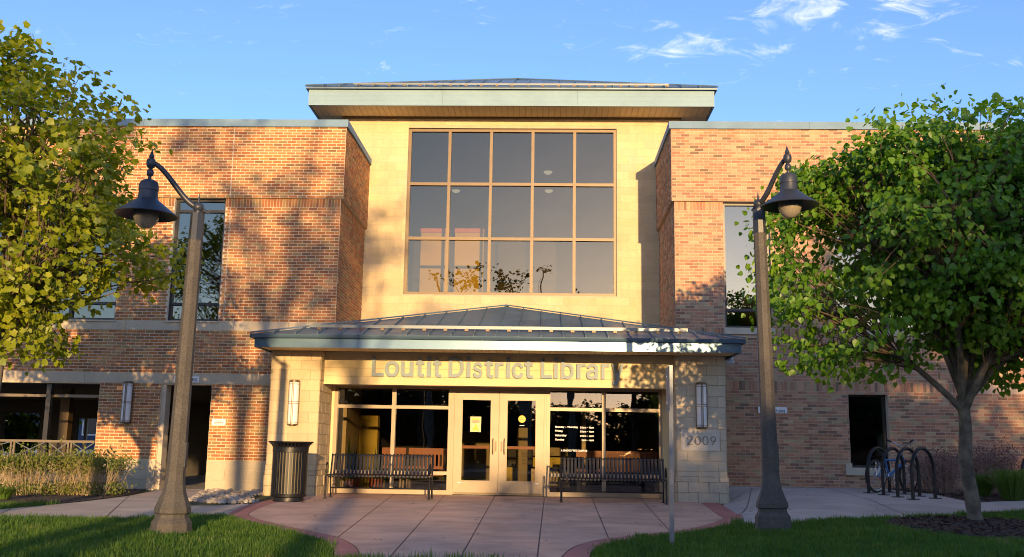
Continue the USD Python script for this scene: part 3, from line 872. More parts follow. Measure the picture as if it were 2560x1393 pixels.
# --- entrance canopy
CX0, CX1, CY = -5.66, 3.76, 18.8
CZ0, CZ1 = 2.83, 3.005
B().box(CX0 + .07, CX1 - .07, CY + .10, CY + .13, CZ0, CZ1).box(CX0 + .07, CX0 + .10, CY + .131, YW - .01, CZ0, CZ1).box(CX1 - .10, CX1 - .07, CY + .131, YW - .01, CZ0, CZ1).put(LIB, 'canopy_fascia', 'canopy_blue')
gut = B()
prof = [(.0, .0), (-.075, .01), (-.095, .045), (-.10, .075), (-.085, .078), (-.08, .05), (-.065, .022), (0, .015)]
m = len(prof)
v = [[q, CY + .1 + d, 3.0 + z] for q in (CX0, CX1) for d, z in prof]
gut.add(v, [[i, i + m, (i + 1) % m + m, (i + 1) % m] for i in range(m)])
for q in (CX0, CX1 - .012):
    gut.box(q, q + .012, CY + .002, YW - .01, 3.001, 3.076)
gut.put(LIB, 'gutter', 'canopy_blue', smooth=25)
B().box(CX0 + .105, CX1 - .105, CY + .131, YW - .01, CZ0 + .06, CZ0 + .1).put(LIB, 'soffit_deck', 'soffit_dark')
x = CX0 + .11
while x < CX1 - .12:
    w = min(.148, CX1 - .11 - x)
    B().box(x + .004, x + w - .004, CY + .135, YP - .002, CZ0 + .025, CZ0 + .055).put(LIB, 'canopy_soffit_board', 'soffit')
    x += w
xc, hw, sl = (CX0 + CX1) / 2, (CX1 - CX0) / 2, .27
rp, up = hip_roof(CX0 + .02, CX1 - .02, CY + .03, 3.07, sl, YT - .004, .02, .43, 'roof_metal', 'canopy_roof')
B().beam(up(CX0 + 1.0, CY + .62, .085), up(CX1 - 1.0, CY + .62, .085), .03, .06).put(rp, 'snow_guard', 'rail_metal')
for k in range(18):
    xx = CX0 + 1.2 + k * .415
    B().beam(up(xx - .035, CY + .60, .04), up(xx + .035, CY + .60, .04), .03, .045).put(rp, 'guard_clip', 'bronze')
# piers
PL, PR = (-5.48, -4.49), (2.575, 3.535)
PT = np.array((.53, .42, .25))
for x0, x1 in (PL, PR):
    pp = B().box(x0 + .005, x1 - .005, YP + .005, YW - .002, .0, CZ0 + .05).put(LIB, 'pier', 'block_mortar')
    tone = PT if x0 < 0 else np.array((.50, .43, .31))
    for (z0, z1, H, mat, pr, L) in ((.0, .405, .2025, 'split_block', .035, .4), (.405, .505, .1, 'split_block', .022, .4), (.505, .605, .1, 'split_block', .012, .4), (.608, 1.0, .196, 'block', .006, .4),
                                    (1.0, 2.27, .2, 'block', .006, .4), (2.275, 2.85, .2, 'block', .012, .4)):
        for o, u, n, a, e in (((0, YP, 0), ux, ny_, x0, x1), ((x1, 0, 0), uy, (1, 0, 0), YP, YD - .12) if x0 < 0 else ((x0, 0, 0), uy, (-1, 0, 0), YP, YD - .12),
                              ((x0, 0, 0), uy, (-1, 0, 0), YP, YW - .01) if x0 < 0 else ((x1, 0, 0), uy, (1, 0, 0), YP, YW - .01)):
            rr = lay(a, e, z0, z1, [(2.64, 3.42, .99, 1.42)] if n == ny_ and x0 > 0 else (), L=L, H=H, j=.007)
            for r in rr:
                v, f = piece_mesh(r[None], o, u, n, np.array([pr + (rng.uniform(-.006, .008) if mat == 'split_block' else rng.uniform(-.001, .001))]))
                B().add(v, f).put(pp, 'pier_block', mat, tint=np.clip(tone * rng.uniform(.92, 1.07), 0, 1))
# date stone
B().box(2.655, 3.405, YP - .012, YP + .02, 1.0, 1.41).put(LIB, 'date_stone', 'plaque')
t = meshkit.text_mesh('2009', .165, .003)
t.apply_scale([.56 / t.extents[0], 1, 1])
v = np.array(t.vertices)
B().add(np.c_[2.75 + v[:, 0], YP - .0125 - v[:, 2], 1.115 + v[:, 1]], t.faces).put(LIB, 'date_numerals', 'carve')
# sign beam of long boards, and the letters
BX0, BX1 = -4.485, 2.57
B().box(BX0, BX1, YB + .02, YB + .3, 2.215, CZ0 + .05).put(LIB, 'sign_beam', 'block_mortar')
for k in range(4):
    z0 = 2.215 + k * .166
    B().box(BX0 + .002, BX1 - .002, YB, YB + .018, z0 + .002, min(z0 + .163, CZ0 + .045)).put(LIB, 'sign_board', 'cream_board')
B().box(BX0 + .01, BX1 - .01, YB + .301, YD + .3, 2.30, 2.34).put(LIB, 'porch_ceiling', 'soffit')
letters = [('L', 110, 218), ('o', 230, 358), ('u', 375, 488), ('t', 510, 588), ('i', 610, 655), ('t', 668, 745), ('D', 812, 948), ('i', 972, 1015), ('s', 1035, 1118), ('t', 1140, 1218), ('r', 1235, 1312), ('i', 1335, 1378),
           ('c', 1392, 1492), ('t', 1503, 1582), ('L', 1655, 1758), ('i', 1770, 1815), ('b', 1838, 1955), ('r', 1980, 2065), ('a', 2070, 2175), ('r', 2205, 2280), ('y', 2300, 2410)]
zb = 2.395
for ch, a, e in letters:
    xa, xe = X(900 + a / 3.657, 925, YB - .03), X(900 + e / 3.657, 925, YB - .03)
    t = meshkit.text_mesh(ch, .385, .045, bold=True)
    v = np.array(t.vertices)
    v[:, 0] = xa + (v[:, 0] - v[:, 0].min()) / np.ptp(v[:, 0]) * (xe - xa)
    B().add(np.c_[v[:, 0], YB - .02 - v[:, 2], zb + v[:, 1]], t.faces).put(LIB, 'letter', 'letter_metal')
# glazed entrance
EX0, EX1, DX0, DX1 = -4.43, 2.435, -1.955, .035
B().box(PL[1] + .002, EX0, YD - .02, YD + .12, 0, 2.29).put(LIB, 'jamb_panel', 'cream_board')
B().box(EX1, PR[0] - .002, YD - .02, YD + .12, 0, 2.29).put(LIB, 'jamb_panel', 'cream_board')


def storefront(x0, x1, mull):
    fw = .07
    fr = B().box(x0, x0 + fw, YD, YD + .1, .03, 2.27).box(x1 - fw, x1, YD, YD + .1, .03, 2.27).box(x0 + fw, x1 - fw, YD, YD + .1, 2.20, 2.27).box(x0 + fw, x1 - fw, YD, YD + .1, .03, .12)
    fp = fr.put(LIB, 'entrance_window', 'champagne')
    B().box(mull - .04, mull + .04, YD - .012, YD + .09, .12, 2.20).put(fp, 'mullion', 'champagne')
    for a, e in ((x0 + fw, mull - .04), (mull + .04, x1 - fw)):
        for zt in (1.815, .465):
            B().box(a, e, YD - .004, YD + .08, zt - .035, zt + .035).put(fp, 'transom', 'champagne')
        for z0, z1 in ((.12, .43), (.50, 1.78), (1.85, 2.20)):
            t = rng.normal(0, .0012, 2)
            v = [[a, YD + .05, z0], [e, YD + .05 + t[0], z0], [e, YD + .05 + t[0] + t[1], z1], [a, YD + .05 + t[1], z1]]
            B().add(v, [[0, 1, 2, 3]]).put(fp, 'pane', 'entry_glass')
    return fp


storefront(EX0, DX0, -3.175)
storefront(DX1, EX1, 1.225)
B().box(DX0 + .002, DX1 - .002, YD - .01, YD + .12, 2.19, 2.285).box(DX0 + .002, DX0 + .055, YD - .01, YD + .12, .03, 2.19).box(DX1 - .055, DX1 - .002, YD - .01, YD + .12, .03, 2.19).put(LIB, 'door_frame', 'champagne')
B().box(DX0, DX1, YD - .03, YD + .14, .022, .034).put(LIB, 'threshold', 'dark_frame')
dm = (DX0 + DX1) / 2
for s, (a, e) in enumerate(((DX0 + .058, dm - .003), (dm + .003, DX1 - .058))):
    st, y0, y1 = .155, YD + .0, YD + .05
    d = B().box(a, a + st, y0, y1, .045, 2.185).box(e - st, e, y0, y1, .045, 2.185).box(a + st, e - st, y0, y1, 2.0, 2.185).box(a + st, e - st, y0, y1, .045, .31)
    dp = d.put(LIB, 'door', 'champagne', label='left glazed entrance door with a poster' if s == 0 else 'right glazed entrance door with a round yellow sticker')
    v = [[a + st, YD + .03, .31], [e - st, YD + .03, .31], [e - st, YD + .03, 2.0], [a + st, YD + .03, 2.0]]
    B().add(v, [[0, 1, 2, 3]]).put(dp, 'pane', 'entry_glass')
    # grey beading around the glass
    g = .018
    B().box(a + st, a + st + g, YD - .006, YD + .0, .31, 2.0).box(e - st - g, e - st, YD - .006, YD + .0, .31, 2.0).box(a + st + g, e - st - g, YD - .006, YD + .0, 2.0 - g, 2.0).box(a + st + g, e - st - g, YD - .006, YD + .0, .31, .31 + g).put(dp, 'glazing_bead', 'champagne')
    hx = e - .115 if s == 0 else a + .115
    zz = np.linspace(.87, 1.19, 9)
    hp = np.c_[np.full(9, hx), YD - .055 + .05 * (np.abs(np.linspace(-1, 1, 9)) ** 6), zz]
    B().tube(hp, .012, 8).put(dp, 'handle', 'bronze', True)
    lx = e - .06 if s == 0 else a + .06
    B().box(lx - .018, lx + .018, YD - .012, YD, .93, 1.13).put(dp, 'lock_plate', 'bronze')
    B().box(a + st, e - st, YD + .06, YD + .10, .98, 1.04).put(dp, 'push_bar', 'wood')
    B().box(a + .02, e - .02, YD - .004, YD, .055, .085).put(dp, 'kick_strip', 'bronze')
    sx = a + .10 if s == 0 else e - .16
    B().box(sx, sx + .06, YD - .003, YD, .275, .29).put(dp, 'white_tag', 'vinyl_white')
# poster and sticker on the doors' glass
p0, p1 = at(1175, 1080, YD + .02), at(1203, 1042, YD + .02)
ps = B().box(p0[0], p1[0], YD + .018, YD + .022, p0[2], p1[2]).put(LIB, 'poster', 'poster_paper')
cxp = (p0[0] + p1[0]) / 2
B().add([[cxp - .08, YD + .016, p0[2] + .03], [cxp + .08, YD + .016, p0[2] + .03], [cxp + .01, YD + .016, p0[2] + .17]], [[0, 1, 2]]).put(ps, 'poster_picture', 'poster_yellow')
B().box(p0[0] + .03, p1[0] - .03, YD + .0155, YD + .0175, p1[2] - .07, p1[2] - .03).put(ps, 'poster_heading', 'sticker_yellow')
for k in range(3):
    B().box(p0[0] + .03, p1[0] - .03 - .02 * (k == 2), YD + .0155, YD + .0175, p0[2] + .195 + .022 * k, p0[2] + .203 + .022 * k).put(ps, 'text_line', 'ink')
c = at(1305, 1048, YD + .02)
g = np.arange(28) * 2 * PI / 28
v = np.vstack([np.c_[c[0] + .075 * np.cos(g), np.full(28, YD + .018), c[2] + .075 * np.sin(g)], [[c[0], YD + .018, c[2]]]])
sk = B().add(v, [[28, k, (k + 1) % 28] for k in range(28)]).put(LIB, 'round_sticker', 'sticker_yellow')
for dz in (.02, -.015):
    B().box(c[0] - .05, c[0] + .05, YD + .0155, YD + .0175, c[2] + dz, c[2] + dz + .012).put(sk, 'sticker_line', 'terracotta')
B().box(c[0] - .05, c[0] + .05, YD + .0165, YD + .0185, c[2] - .14, c[2] - .13).put(LIB, 'sticker_caption', 'vinyl_white')


def words(txt, x0, x1, z, h, y, parent, name, mat, bold=True, depth=.002):
    t = meshkit.text_mesh(txt, h, depth, bold=bold)
    v = np.array(t.vertices)
    v[:, 0] = x0 + (v[:, 0] - v[:, 0].min()) / np.ptp(v[:, 0]) * (x1 - x0)
    return B().add(np.c_[v[:, 0], y - v[:, 2], z + v[:, 1]], t.faces).put(parent, name, mat)


hours = [('Monday - Thursday', '10am - 8pm', 1068), ('Friday', '10am - 6pm', 1078), ('Saturday', '10am - 2pm', 1089), ('Sunday', '1pm - 4pm', 1099.5)]
ends = [1445, 1407, 1416, 1410.5]
for (dname, hr, py), xe in zip(hours, ends):
    q = at(1388, py, YD + .045)
    words(dname, q[0], X(xe, py, YD + .045), q[2] - .012, .036, YD + .047, LIB, 'opening_hours', 'vinyl_white', depth=.001)
    xs0 = 1450 if '10' in hr else 1454
    words(hr, X(xs0, py, YD + .045), X(1485, py, YD + .045), q[2] - .016, .034, YD + .047, LIB, 'opening_hours', 'vinyl_white', depth=.001)
q = at(1402, 1128, YD + .045)
words('A SMOKE FREE CAMPUS', q[0], X(1468, 1128, YD + .045), q[2] - .004, .036, YD + .047, LIB, 'window_lettering', 'vinyl_white', depth=.001)

# lobby behind the glass
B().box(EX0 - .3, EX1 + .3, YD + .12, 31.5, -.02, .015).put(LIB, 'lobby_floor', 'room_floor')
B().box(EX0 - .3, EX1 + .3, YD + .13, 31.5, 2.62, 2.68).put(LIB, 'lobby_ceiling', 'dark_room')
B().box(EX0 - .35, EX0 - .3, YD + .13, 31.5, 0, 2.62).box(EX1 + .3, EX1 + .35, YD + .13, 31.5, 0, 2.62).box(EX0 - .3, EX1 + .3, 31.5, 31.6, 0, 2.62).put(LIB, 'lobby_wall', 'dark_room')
B().box(-4.55, -4.10, 24.6, 24.9, 0, 1.75).put(LIB, 'lobby_column', 'room_yellow')
B().box(-4.72, -4.56, 23.0, 24.8, 0, 2.6).put(LIB, 'lobby_column', 'wood_light')
B().box(-2.7, -1.2, 29.0, 29.2, .0, 1.5).put(LIB, 'reading_desk_screen', 'room_wall')
for k, (x0, x1, z0, z1, yy, mt) in enumerate([(-1.75, -1.2, 0, 1.0, 25.6, 'room_wall'), (-1.1, -.7, 0, .55, 25.0, 'room_yellow'), (-.75, -.45, 0, 1.55, 26.4, 'room_wall'), (-.3, .6, .55, .8, 26.0, 'room_yellow'),
                                              (-.3, .6, .84, 1.05, 26.3, 'room_wall'), (-.35, .65, 0, .5, 26.5, 'wood_light'), (1.1, 2.6, 0, .9, 28, 'dark_room')]):
    B().box(x0, x1, yy, yy + .4, z0, z1).put(LIB, 'lobby_counter', mt)
B().box(.95, 1.05, 26, 26.1, 0, 2.6).put(LIB, 'lobby_post', 'wood_light')


def wooden_bench(x0, x1, y, label, first=None):
    wb = thing('wooden_bench', label, 'bench', ((x0 + x1) / 2, y, .016), group=None)
    w = (x1 - x0) / 2
    B().box(-w, w, .36, .40, .82, .96).put(wb, 'top_rail', 'wood')
    B().box(-w, w, .36, .40, .50, .56).put(wb, 'lower_rail', 'wood')
    n = int(2 * w / .085)
    for k in range(n):
        a = -w + .03 + (2 * w - .06) * (k + .5) / n
        B().box(a - .018, a + .018, .365, .39, .56, .82).put(wb, 'slat', 'wood')
    B().box(-w, w, -.05, .36, .42, .455).put(wb, 'seat', 'wood')
    B().box(-w, w, -.04, -.01, .34, .42).put(wb, 'apron', 'wood')
    for a in (-w + .05, w - .05):
        B().box(a - .03, a + .03, -.04, .02, 0, .42).put(wb, 'leg', 'wood_light')
        B().box(a - .03, a + .03, .34, .40, 0, .42).put(wb, 'leg', 'wood_light')


wooden_bench(X(955, 1150, 22.7), X(1015, 1150, 22.7), 22.3, 'short orange wooden bench inside, behind the left strap bench')
wooden_bench(X(1022, 1150, 22.7), X(1125, 1150, 22.7), 22.3, 'long orange wooden bench inside the window left of the doors')
wooden_bench(X(1440, 1150, 22.7), X(1645, 1150, 22.7), 22.3, 'orange wooden bench inside the window right of the doors')
for px, py, hgt, n, lab in ((880, 1232, 1.25, 16, 'spiky potted plant in a red pot behind the left window'), (938, 1225, 1.0, 9, 'smaller spiky potted plant beside the wooden bench')):
    g = np.random.default_rng(px)
    y = 21.75 if px < 900 else 22.2
    pt = thing('potted_plant', lab, 'plant', (X(px, py, y), y, .016))
    B().lathe([(0, 0), (.12, 0), (.15, .24), (.165, .24), (.165, .28), (.14, .28), (.13, .22), (0, .22)], 20).put(pt, 'pot', 'terracotta', 40)
    lv = B()
    for k in range(n):
        a, r = g.uniform(0, 2 * PI), g.uniform(.02, .10)
        base = np.array([r * math.cos(a), r * math.sin(a), .22])
        tip = base + np.array([math.cos(a) * r * 1.6, math.sin(a) * r * 1.6, (hgt - .22) * g.uniform(.55, 1)])
        sd_ = np.array([-math.sin(a), math.cos(a), 0]) * .03
        mid = base * .5 + tip * .5
        lv.add([base - sd_ * .6, base + sd_ * .6, mid + sd_, tip, mid - sd_], [[0, 1, 2, 4], [4, 2, 3, 3]])
    lv.put(pt, 'leaves', 'leaf_house', kind='stuff')

# open passage on the left, ground floor
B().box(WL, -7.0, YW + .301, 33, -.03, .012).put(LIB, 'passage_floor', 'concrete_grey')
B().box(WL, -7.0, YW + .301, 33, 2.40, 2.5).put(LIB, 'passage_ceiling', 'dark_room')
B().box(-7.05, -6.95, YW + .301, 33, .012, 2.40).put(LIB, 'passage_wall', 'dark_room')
pb = [(X(6, 1050, 33), X(100, 1050, 33), .45, 1.95), (X(192, 1050, 33), X(246, 1050, 33), .1, 1.8)]
bb = B()
wall_boxes(bb, WL - 2, -7.06, .012, 2.39, 33.0, 33.2, pb)
bb.put(LIB, 'passage_wall', 'dark_room')
xx = X(214, 1050, 33)
B().box(xx - .04, xx + .04, 33.05, 33.15, .1, 1.8).put(LIB, 'passage_bar', 'dark_frame')
B().box(WL, -9.66, YW + .08, YW + .22, .56, .615).put(LIB, 'opening_sill', 'railing')
B().box(WL, -9.66, YW + .25, YW + .29, 1.95, 2.01).put(LIB, 'opening_beam', 'railing')
cx_ = X(117, 1050, YW + .15)
B().box(cx_ - .05, cx_ + .05, YW + .12, YW + .24, .62, 2.24).put(LIB, 'opening_post', 'dark_frame')
cx_ = X(158, 1060, 26)
B().box(cx_ - .12, cx_ + .12, 26, 26.25, .012, 2.4).put(LIB, 'passage_column', 'bronze')
# grey jamb of the doorway
B().box(-8.297, -8.20, YW + .03, YW + .31, .02, 2.24).put(LIB, 'doorway_jamb', 'stone')
# railing in the opening
rl = thing('railing', 'bronze metal railing with crossed bars in the open ground floor bay', 'railing', (0, 0, 0))
ry = YW + .05
zr0, zr1 = .64, 1.02
B().box(-13.4, -9.68, ry - .025, ry + .025, zr1 - .05, zr1).put(rl, 'top_rail', 'railing')
B().box(-13.4, -9.68, ry - .02, ry + .02, zr0, zr0 + .035).put(rl, 'bottom_rail', 'railing')
posts = [X(px, 1120, ry) for px in (176, 33)]
posts = [posts[0], posts[1], posts[1] - 1.25, -13.3]
for q in posts:
    for dx in (-.05, .02):
        B().box(q + dx - .018, q + dx + .018, ry - .018, ry + .018, zr0 + .035, zr1 - .05).put(rl, 'post', 'railing')
seg = [(-9.70, posts[0] + .04), (posts[0] - .07, cx_ := X(117, 1120, ry) + .03), (X(117, 1120, ry) - .06, posts[1] + .04), (posts[1] - .07, posts[2] + .04)]
for a, e in seg:
    B().beam([a, ry, zr0 + .03], [e, ry, zr1 - .05], .014, .016).put(rl, 'crossed_bar', 'galvanised')
    B().beam([a, ry + .015, zr1 - .05], [e, ry + .015, zr0 + .03], .014, .016).put(rl, 'crossed_bar', 'galvanised')

# ------------------------------------------------------------------ things fixed to the building


def wall_lamp(name, px, py, y, label):
    c = at(px, py, y)
    lp = thing(name, label, 'wall lamp', (c[0], y - .012, c[2]), group=None)
    h, w, d = .45, .105, .10
    arc = [(-w, 0)] + [(-w * math.cos(t), -.03 - d * math.sin(t)) for t in np.linspace(.15, PI - .15, 9)] + [(w, 0)]
    B().prism(arc, lambda a, b_, t: (a * .93, b_ * .93, t), -h + .035, h - .05).put(lp, 'diffuser', 'diffuser')
    B().prism(arc, lambda a, b_, t: (a, b_, t), h - .05, h - .012).prism(arc, lambda a, b_, t: (a * .7, b_ * .8, t), h - .012, h).put(lp, 'cap', 'bronze')
    B().prism(arc, lambda a, b_, t: (a, b_, t), -h + .012, -h + .035).prism(arc, lambda a, b_, t: (a * .7, b_ * .8, t), -h, -h + .012).put(lp, 'cap', 'bronze')
    B().box(-w * .9, w * .9, 0.0005, .012, -h + .02, h - .02).put(lp, 'back_plate', 'bronze')
    for dx in (-.014, .014):
        B().box(dx - .005, dx + .005, -.136, -.122, -h + .035, h - .05).put(lp, 'bar', 'bronze')
    for sx in (-1, 1):
        B().box(sx * w - .006, sx * w + .006, -.04, -.004, -h + .035, h - .05).put(lp, 'bar', 'bronze')
    for z in (h - .085, .018, -.018, -h + .065):
        B().prism([(p * .97, q * .97) for p, q in arc], lambda a, b_, t: (a, b_, t), z - .005, z + .005).put(lp, 'band', 'bronze')
    return lp


wall_lamp('wall_lamp', 735, 1007, YP, 'half round wall lamp on the left entrance pier above the litter bin')
wall_lamp('wall_lamp', 1753, 1014, YP, 'half round wall lamp on the right pier above the 2009 stone')
wall_lamp('wall_lamp', 319, 1006, YW - .01, 'half round wall lamp on brick between the open bay and the doorway')
# signs on the walls
zz = at(482, 949, YW)[2]
sg1 = thing('locker_sign', 'small white sign lettered LOCKERS above the left doorway, partly behind the pole', 'sign', (0, 0, 0))
sx0, sx1 = -8.02, X(499, 949, YW)
B().box(sx0, sx1, YW - .04, YW - .0195, zz - .065, zz + .065).put(sg1, 'panel', 'white_sign')
words('LOCKERS', sx0 + .06, sx1 - .03, zz - .04, .062, YW - .0402, sg1, 'lettering', 'ink')
sg2 = thing('book_return_sign', 'small white sign lettered BOOK RETURN behind the right lamp post', 'sign', (0, 0, 0))
a, e = at(1895, 1025, YW), at(1967, 1026, YW)
B().box(a[0], e[0], YW - .03, YW - .0095, a[2] - .065, a[2] + .065).put(sg2, 'panel', 'white_sign')
words('BOOK RETURN', a[0] + .055, e[0] - .05, a[2] - .05, .055, YW - .0302, sg2, 'lettering', 'ink')
sg3 = thing('wall_notice', 'small white rounded notice on the brick right of the left doorway', 'sign', (0, 0, 0))
a, e = at(530, 1064, YW), at(565, 1048, YW)
cs = sg.box(a[0] + .03, a[2] + .03, e[0] - .03, e[2] - .03).buffer(.03, 4)
B().prism(list(cs.exterior.coords)[:-1], lambda p, q, t: (p, t, q), YW - .022, YW - .0095).put(sg3, 'panel', 'white_sign')
for k in range(3):
    zq = e[2] - .035 - k * .032
    B().box(a[0] + .05 + .02 * (k == 0), e[0] - .05 - .02 * (k == 0), YW - .0235, YW - .0222, zq - .012, zq).put(sg3, 'text_line', 'ink')
scam = thing('security_camera', 'white security camera under the right corner of the canopy', 'camera', at(1822, 905, YP + .35))
B().tube([(-.09, .05, .02), (-.02, .0, .0), (.02, 0, .0)], .018, 8).put(scam, 'bracket', 'white_cam')
B().tube([(-.06, -.02, -.01), (.10, -.06, -.02)], .04, 12).put(scam, 'housing', 'white_cam', 30)
B().lathe([(0, 0), (.035, .01), (.045, .04), (.03, .075), (0, .085)], 12, (.05, 0, .03)).put(scam, 'dome', 'white_cam', True)

# ------------------------------------------------------------------ street lamps


def street_lamp(arm):
    """arm: horizontal offset (x, y) from the post to the lamp. Built at the origin."""
    lp = '/World/' + 'street_lamp'
    n8 = PI / 8
    base = B().lathe([(.205, 0), (.215, .02), (.205, .15), (.165, .205), (.162, .235), (.183, .25), (.180, .30), (.15, .37), (.118, .46), (.1, .56), (.098, .62)], 8, rot=n8)
    return base


def make_lamp(x, y, z, lean, arm, label, Htop):
    lp = thing('street_lamp', label, 'street lamp', (x, y, z), group=None, roty=lean)
    n8 = PI / 8
    B().lathe([(.215, -.1), (.212, .01), (.205, .15), (.17, .2), (.165, .235)], 8, rot=n8).put(lp, 'plinth', 'lamp_pole')
    B().lathe([(.165, .235), (.188, .25), (.184, .30), (.155, .37), (.122, .46), (.103, .56), (.098, .64)], 8, rot=n8).put(lp, 'flared_base', 'lamp_pole')
    B().lathe([(.098, .64), (.09, 1.4), (.076, Htop - .3)], 8, rot=n8).put(lp, 'pole', 'lamp_pole')
    B().lathe([(.078, Htop - .3), (.075, Htop), (.0, Htop)], 8, rot=n8).put(lp, 'pole_head', 'lamp_paint')
    B().box(.08, .10, -.03, .03, .72, .98).put(lp, 'hatch', 'lamp_paint')
    T = Htop
    B().lathe([(.042, T), (.04, T + .03), (.058, T + .05), (.062, T + .075), (.055, T + .105), (.03, T + .125), (.014, T + .13), (.008, T + .2), (.0, T + .24)], 14).put(lp, 'pole_finial', 'lamp_paint', 40)
    ax, ay = arm
    L = math.hypot(ax, ay)
    s = np.linspace(0, 1, 22)
    hh = T + .07 + (.46) * (3 * s ** 2 - 2 * s ** 3) * .82 + .46 * .18 * s
    pts = np.c_[ax * s, ay * s, hh]
    back = np.array([[-ax / L * .12, -ay / L * .12, T + .015], [-ax / L * .05, -ay / L * .05, T + .05]])
    B().tube(np.vstack([back, pts]), np.r_[.012, .022, np.interp(s, [0, 1], [.034, .026])], 10).put(lp, 'arm', 'lamp_paint', 50)
    e = (ax, ay, 0)
    B().lathe([(.02, T + .455), (.045, T + .48), (.052, T + .52), (.044, T + .56), (.02, T + .575), (.03, T + .582), (.026, T + .60), (.010, T + .65), (.0, T + .685)], 14, e).put(lp, 'arm_finial', 'lamp_paint', 40)
    B().lathe([(.014, T + .33), (.02, T + .35), (.017, T + .365), (.034, T + .38), (.04, T + .41), (.032, T + .44), (.018, T + .45), (.026, T + .465)], 14, e).put(lp, 'hanger', 'lamp_paint', 40)
    sh = lp + '/lamp_shade'
    B().lathe([(.325, T - .075), (.335, T - .07), (.33, T - .06), (.21, T + .03), (.115, T + .105), (.105, T + .12), (.10, T + .2), (.106, T + .205), (.105, T + .26), (.09, T + .305), (.05, T + .328), (.0, T + .333)], 32, e).lathe([(.325, T - .075), (.2, T + .02), (.10, T + .1), (0, T + .11)], 32, e).put(lp, 'lamp_shade', 'lamp_paint', 35)
    B().lathe([(.0, T - .215), (.06, T - .205), (.11, T - .16), (.135, T - .095), (.138, T - .02), (.11, T + .06), (0, T + .07)], 24, e).put(lp, 'globe', 'globe', True)
    return lp


make_lamp(-3.905, 10.62, -.01, .75, (-.50, -.18), 'grey octagonal street lamp on the left lawn, its arm reaching left before the maple', 3.47)
make_lamp(2.672, 12.05, .08, -1.0, (.27, -.45), 'grey octagonal street lamp on the right lawn with its shade against the heart leaved tree', 3.83)

# signpost seen edge-on
q = onz(1680, 1362, .02)
sp = thing('signpost', 'thin galvanised signpost with a sign seen edge on in the grass', 'signpost', (q[0], q[1], 0.0), roty=.15)
B().box(-.022, .022, -.02, .02, -.1, 1.84).put(sp, 'post', 'galvanised')
B().box(-.032, -.0285, -.16, .14, 1.36, 1.82).put(sp, 'sign_plate', 'sign_back')
for z in (1.45, 1.72):
    B().box(-.045, -.0325, -.01, .01, z - .01, z + .01).put(sp, 'bolt', 'chrome')

# ------------------------------------------------------------------ benches


def bench_parts(bp, w=1.86, n=27):
    prof = []                                                   # (y, z) of the strap: front lip, seat, back
    for t in np.linspace(0, 1, 6): prof.append((-.02 - .03 * math.sin(t * PI / 2) + .03, .375 + .055 * t))
    prof = [(.0, .385), (-.012, .405), (-.008, .428), (.012, .442), (.10, .444), (.24, .43), (.37, .425), (.415, .445), (.44, .50), (.475, .63), (.505, .75), (.52, .80), (.535, .815), (.55, .81)]
    P = np.array(prof)
    T = np.gradient(P, axis=0); T /= np.linalg.norm(T, axis=1, keepdims=True)
    N = np.c_[-T[:, 1], T[:, 0]] * .004
    pitch = w / n
    for k in range(n):
        xc = -w / 2 + pitch * (k + .5)
        a, e = xc - pitch * .31, xc + pitch * .31
        ring = np.array([[q, *(P[i] + s * N[i])] for i in range(len(P)) for q, s in ((a, 1), (e, 1), (e, -1), (a, -1))])
        m = len(P)
        f = [[i * 4 + j, i * 4 + (j + 1) % 4, (i + 1) * 4 + (j + 1) % 4, (i + 1) * 4 + j] for i in range(m - 1) for j in range(4)]
        B().add(ring, f).put(bp, 'slat', 'black_paint')
    for y, z, nm in ((.015, .425, 'front_rail'), (.40, .415, 'rear_rail'), (.527, .79, 'top_rail')):
        B().tube([(-w / 2 - .02, y, z), (w / 2 + .02, y, z)], .013, 8).put(bp, nm, 'black_paint')
    B().tube([(-w / 2, .28, .19), (w / 2, .28, .19)], .013, 8).put(bp, 'stretcher', 'black_paint')
    for s in (-1, 1):
        x = s * (w / 2 + .03)
        B().tube([(x, -.01, .0), (x, -.005, .06), (x, .02, .2), (x, .015, .33), (x, .0, .42)], .017, 8).put(bp, 'front_leg', 'black_paint', 40)
        B().tube([(x, .50, .0), (x, .47, .1), (x, .42, .28), (x, .42, .42), (x, .48, .62), (x, .535, .81)], .017, 8).put(bp, 'rear_leg', 'black_paint', 40)
        B().tube([(x, -.02, .425), (x, .42, .42)], .017, 8).put(bp, 'side_rail', 'black_paint', 40)
        g = np.linspace(-.35 * PI, 1.25 * PI, 18)
        arm = np.c_[np.full(18, x), .10 - .11 * np.cos(g) * .9 - .02, .545 + .105 * np.sin(g)]
        arm = np.vstack([[(x, .02, .435)], arm, [(x, .43, .60)]]) if False else arm
        B().tube(arm, .012, 8).put(bp, 'armrest', 'black_paint', 40)
        B().box(x - .03, x + .03, -.04, .04, 0, .012).put(bp, 'foot', 'black_paint')
        B().box(x - .03, x + .03, .46, .53, 0, .012).put(bp, 'foot', 'black_paint')


BY = 18.62
b1 = thing('park_bench', 'black metal strap bench left of the doors in sunlight', 'bench', (-3.07, BY, .024), group=None)
bench_parts(b1)
copy_of(b1, 'park_bench', 'black metal strap bench right of the doors in shade', 'bench', (1.275, BY + .12, .024))

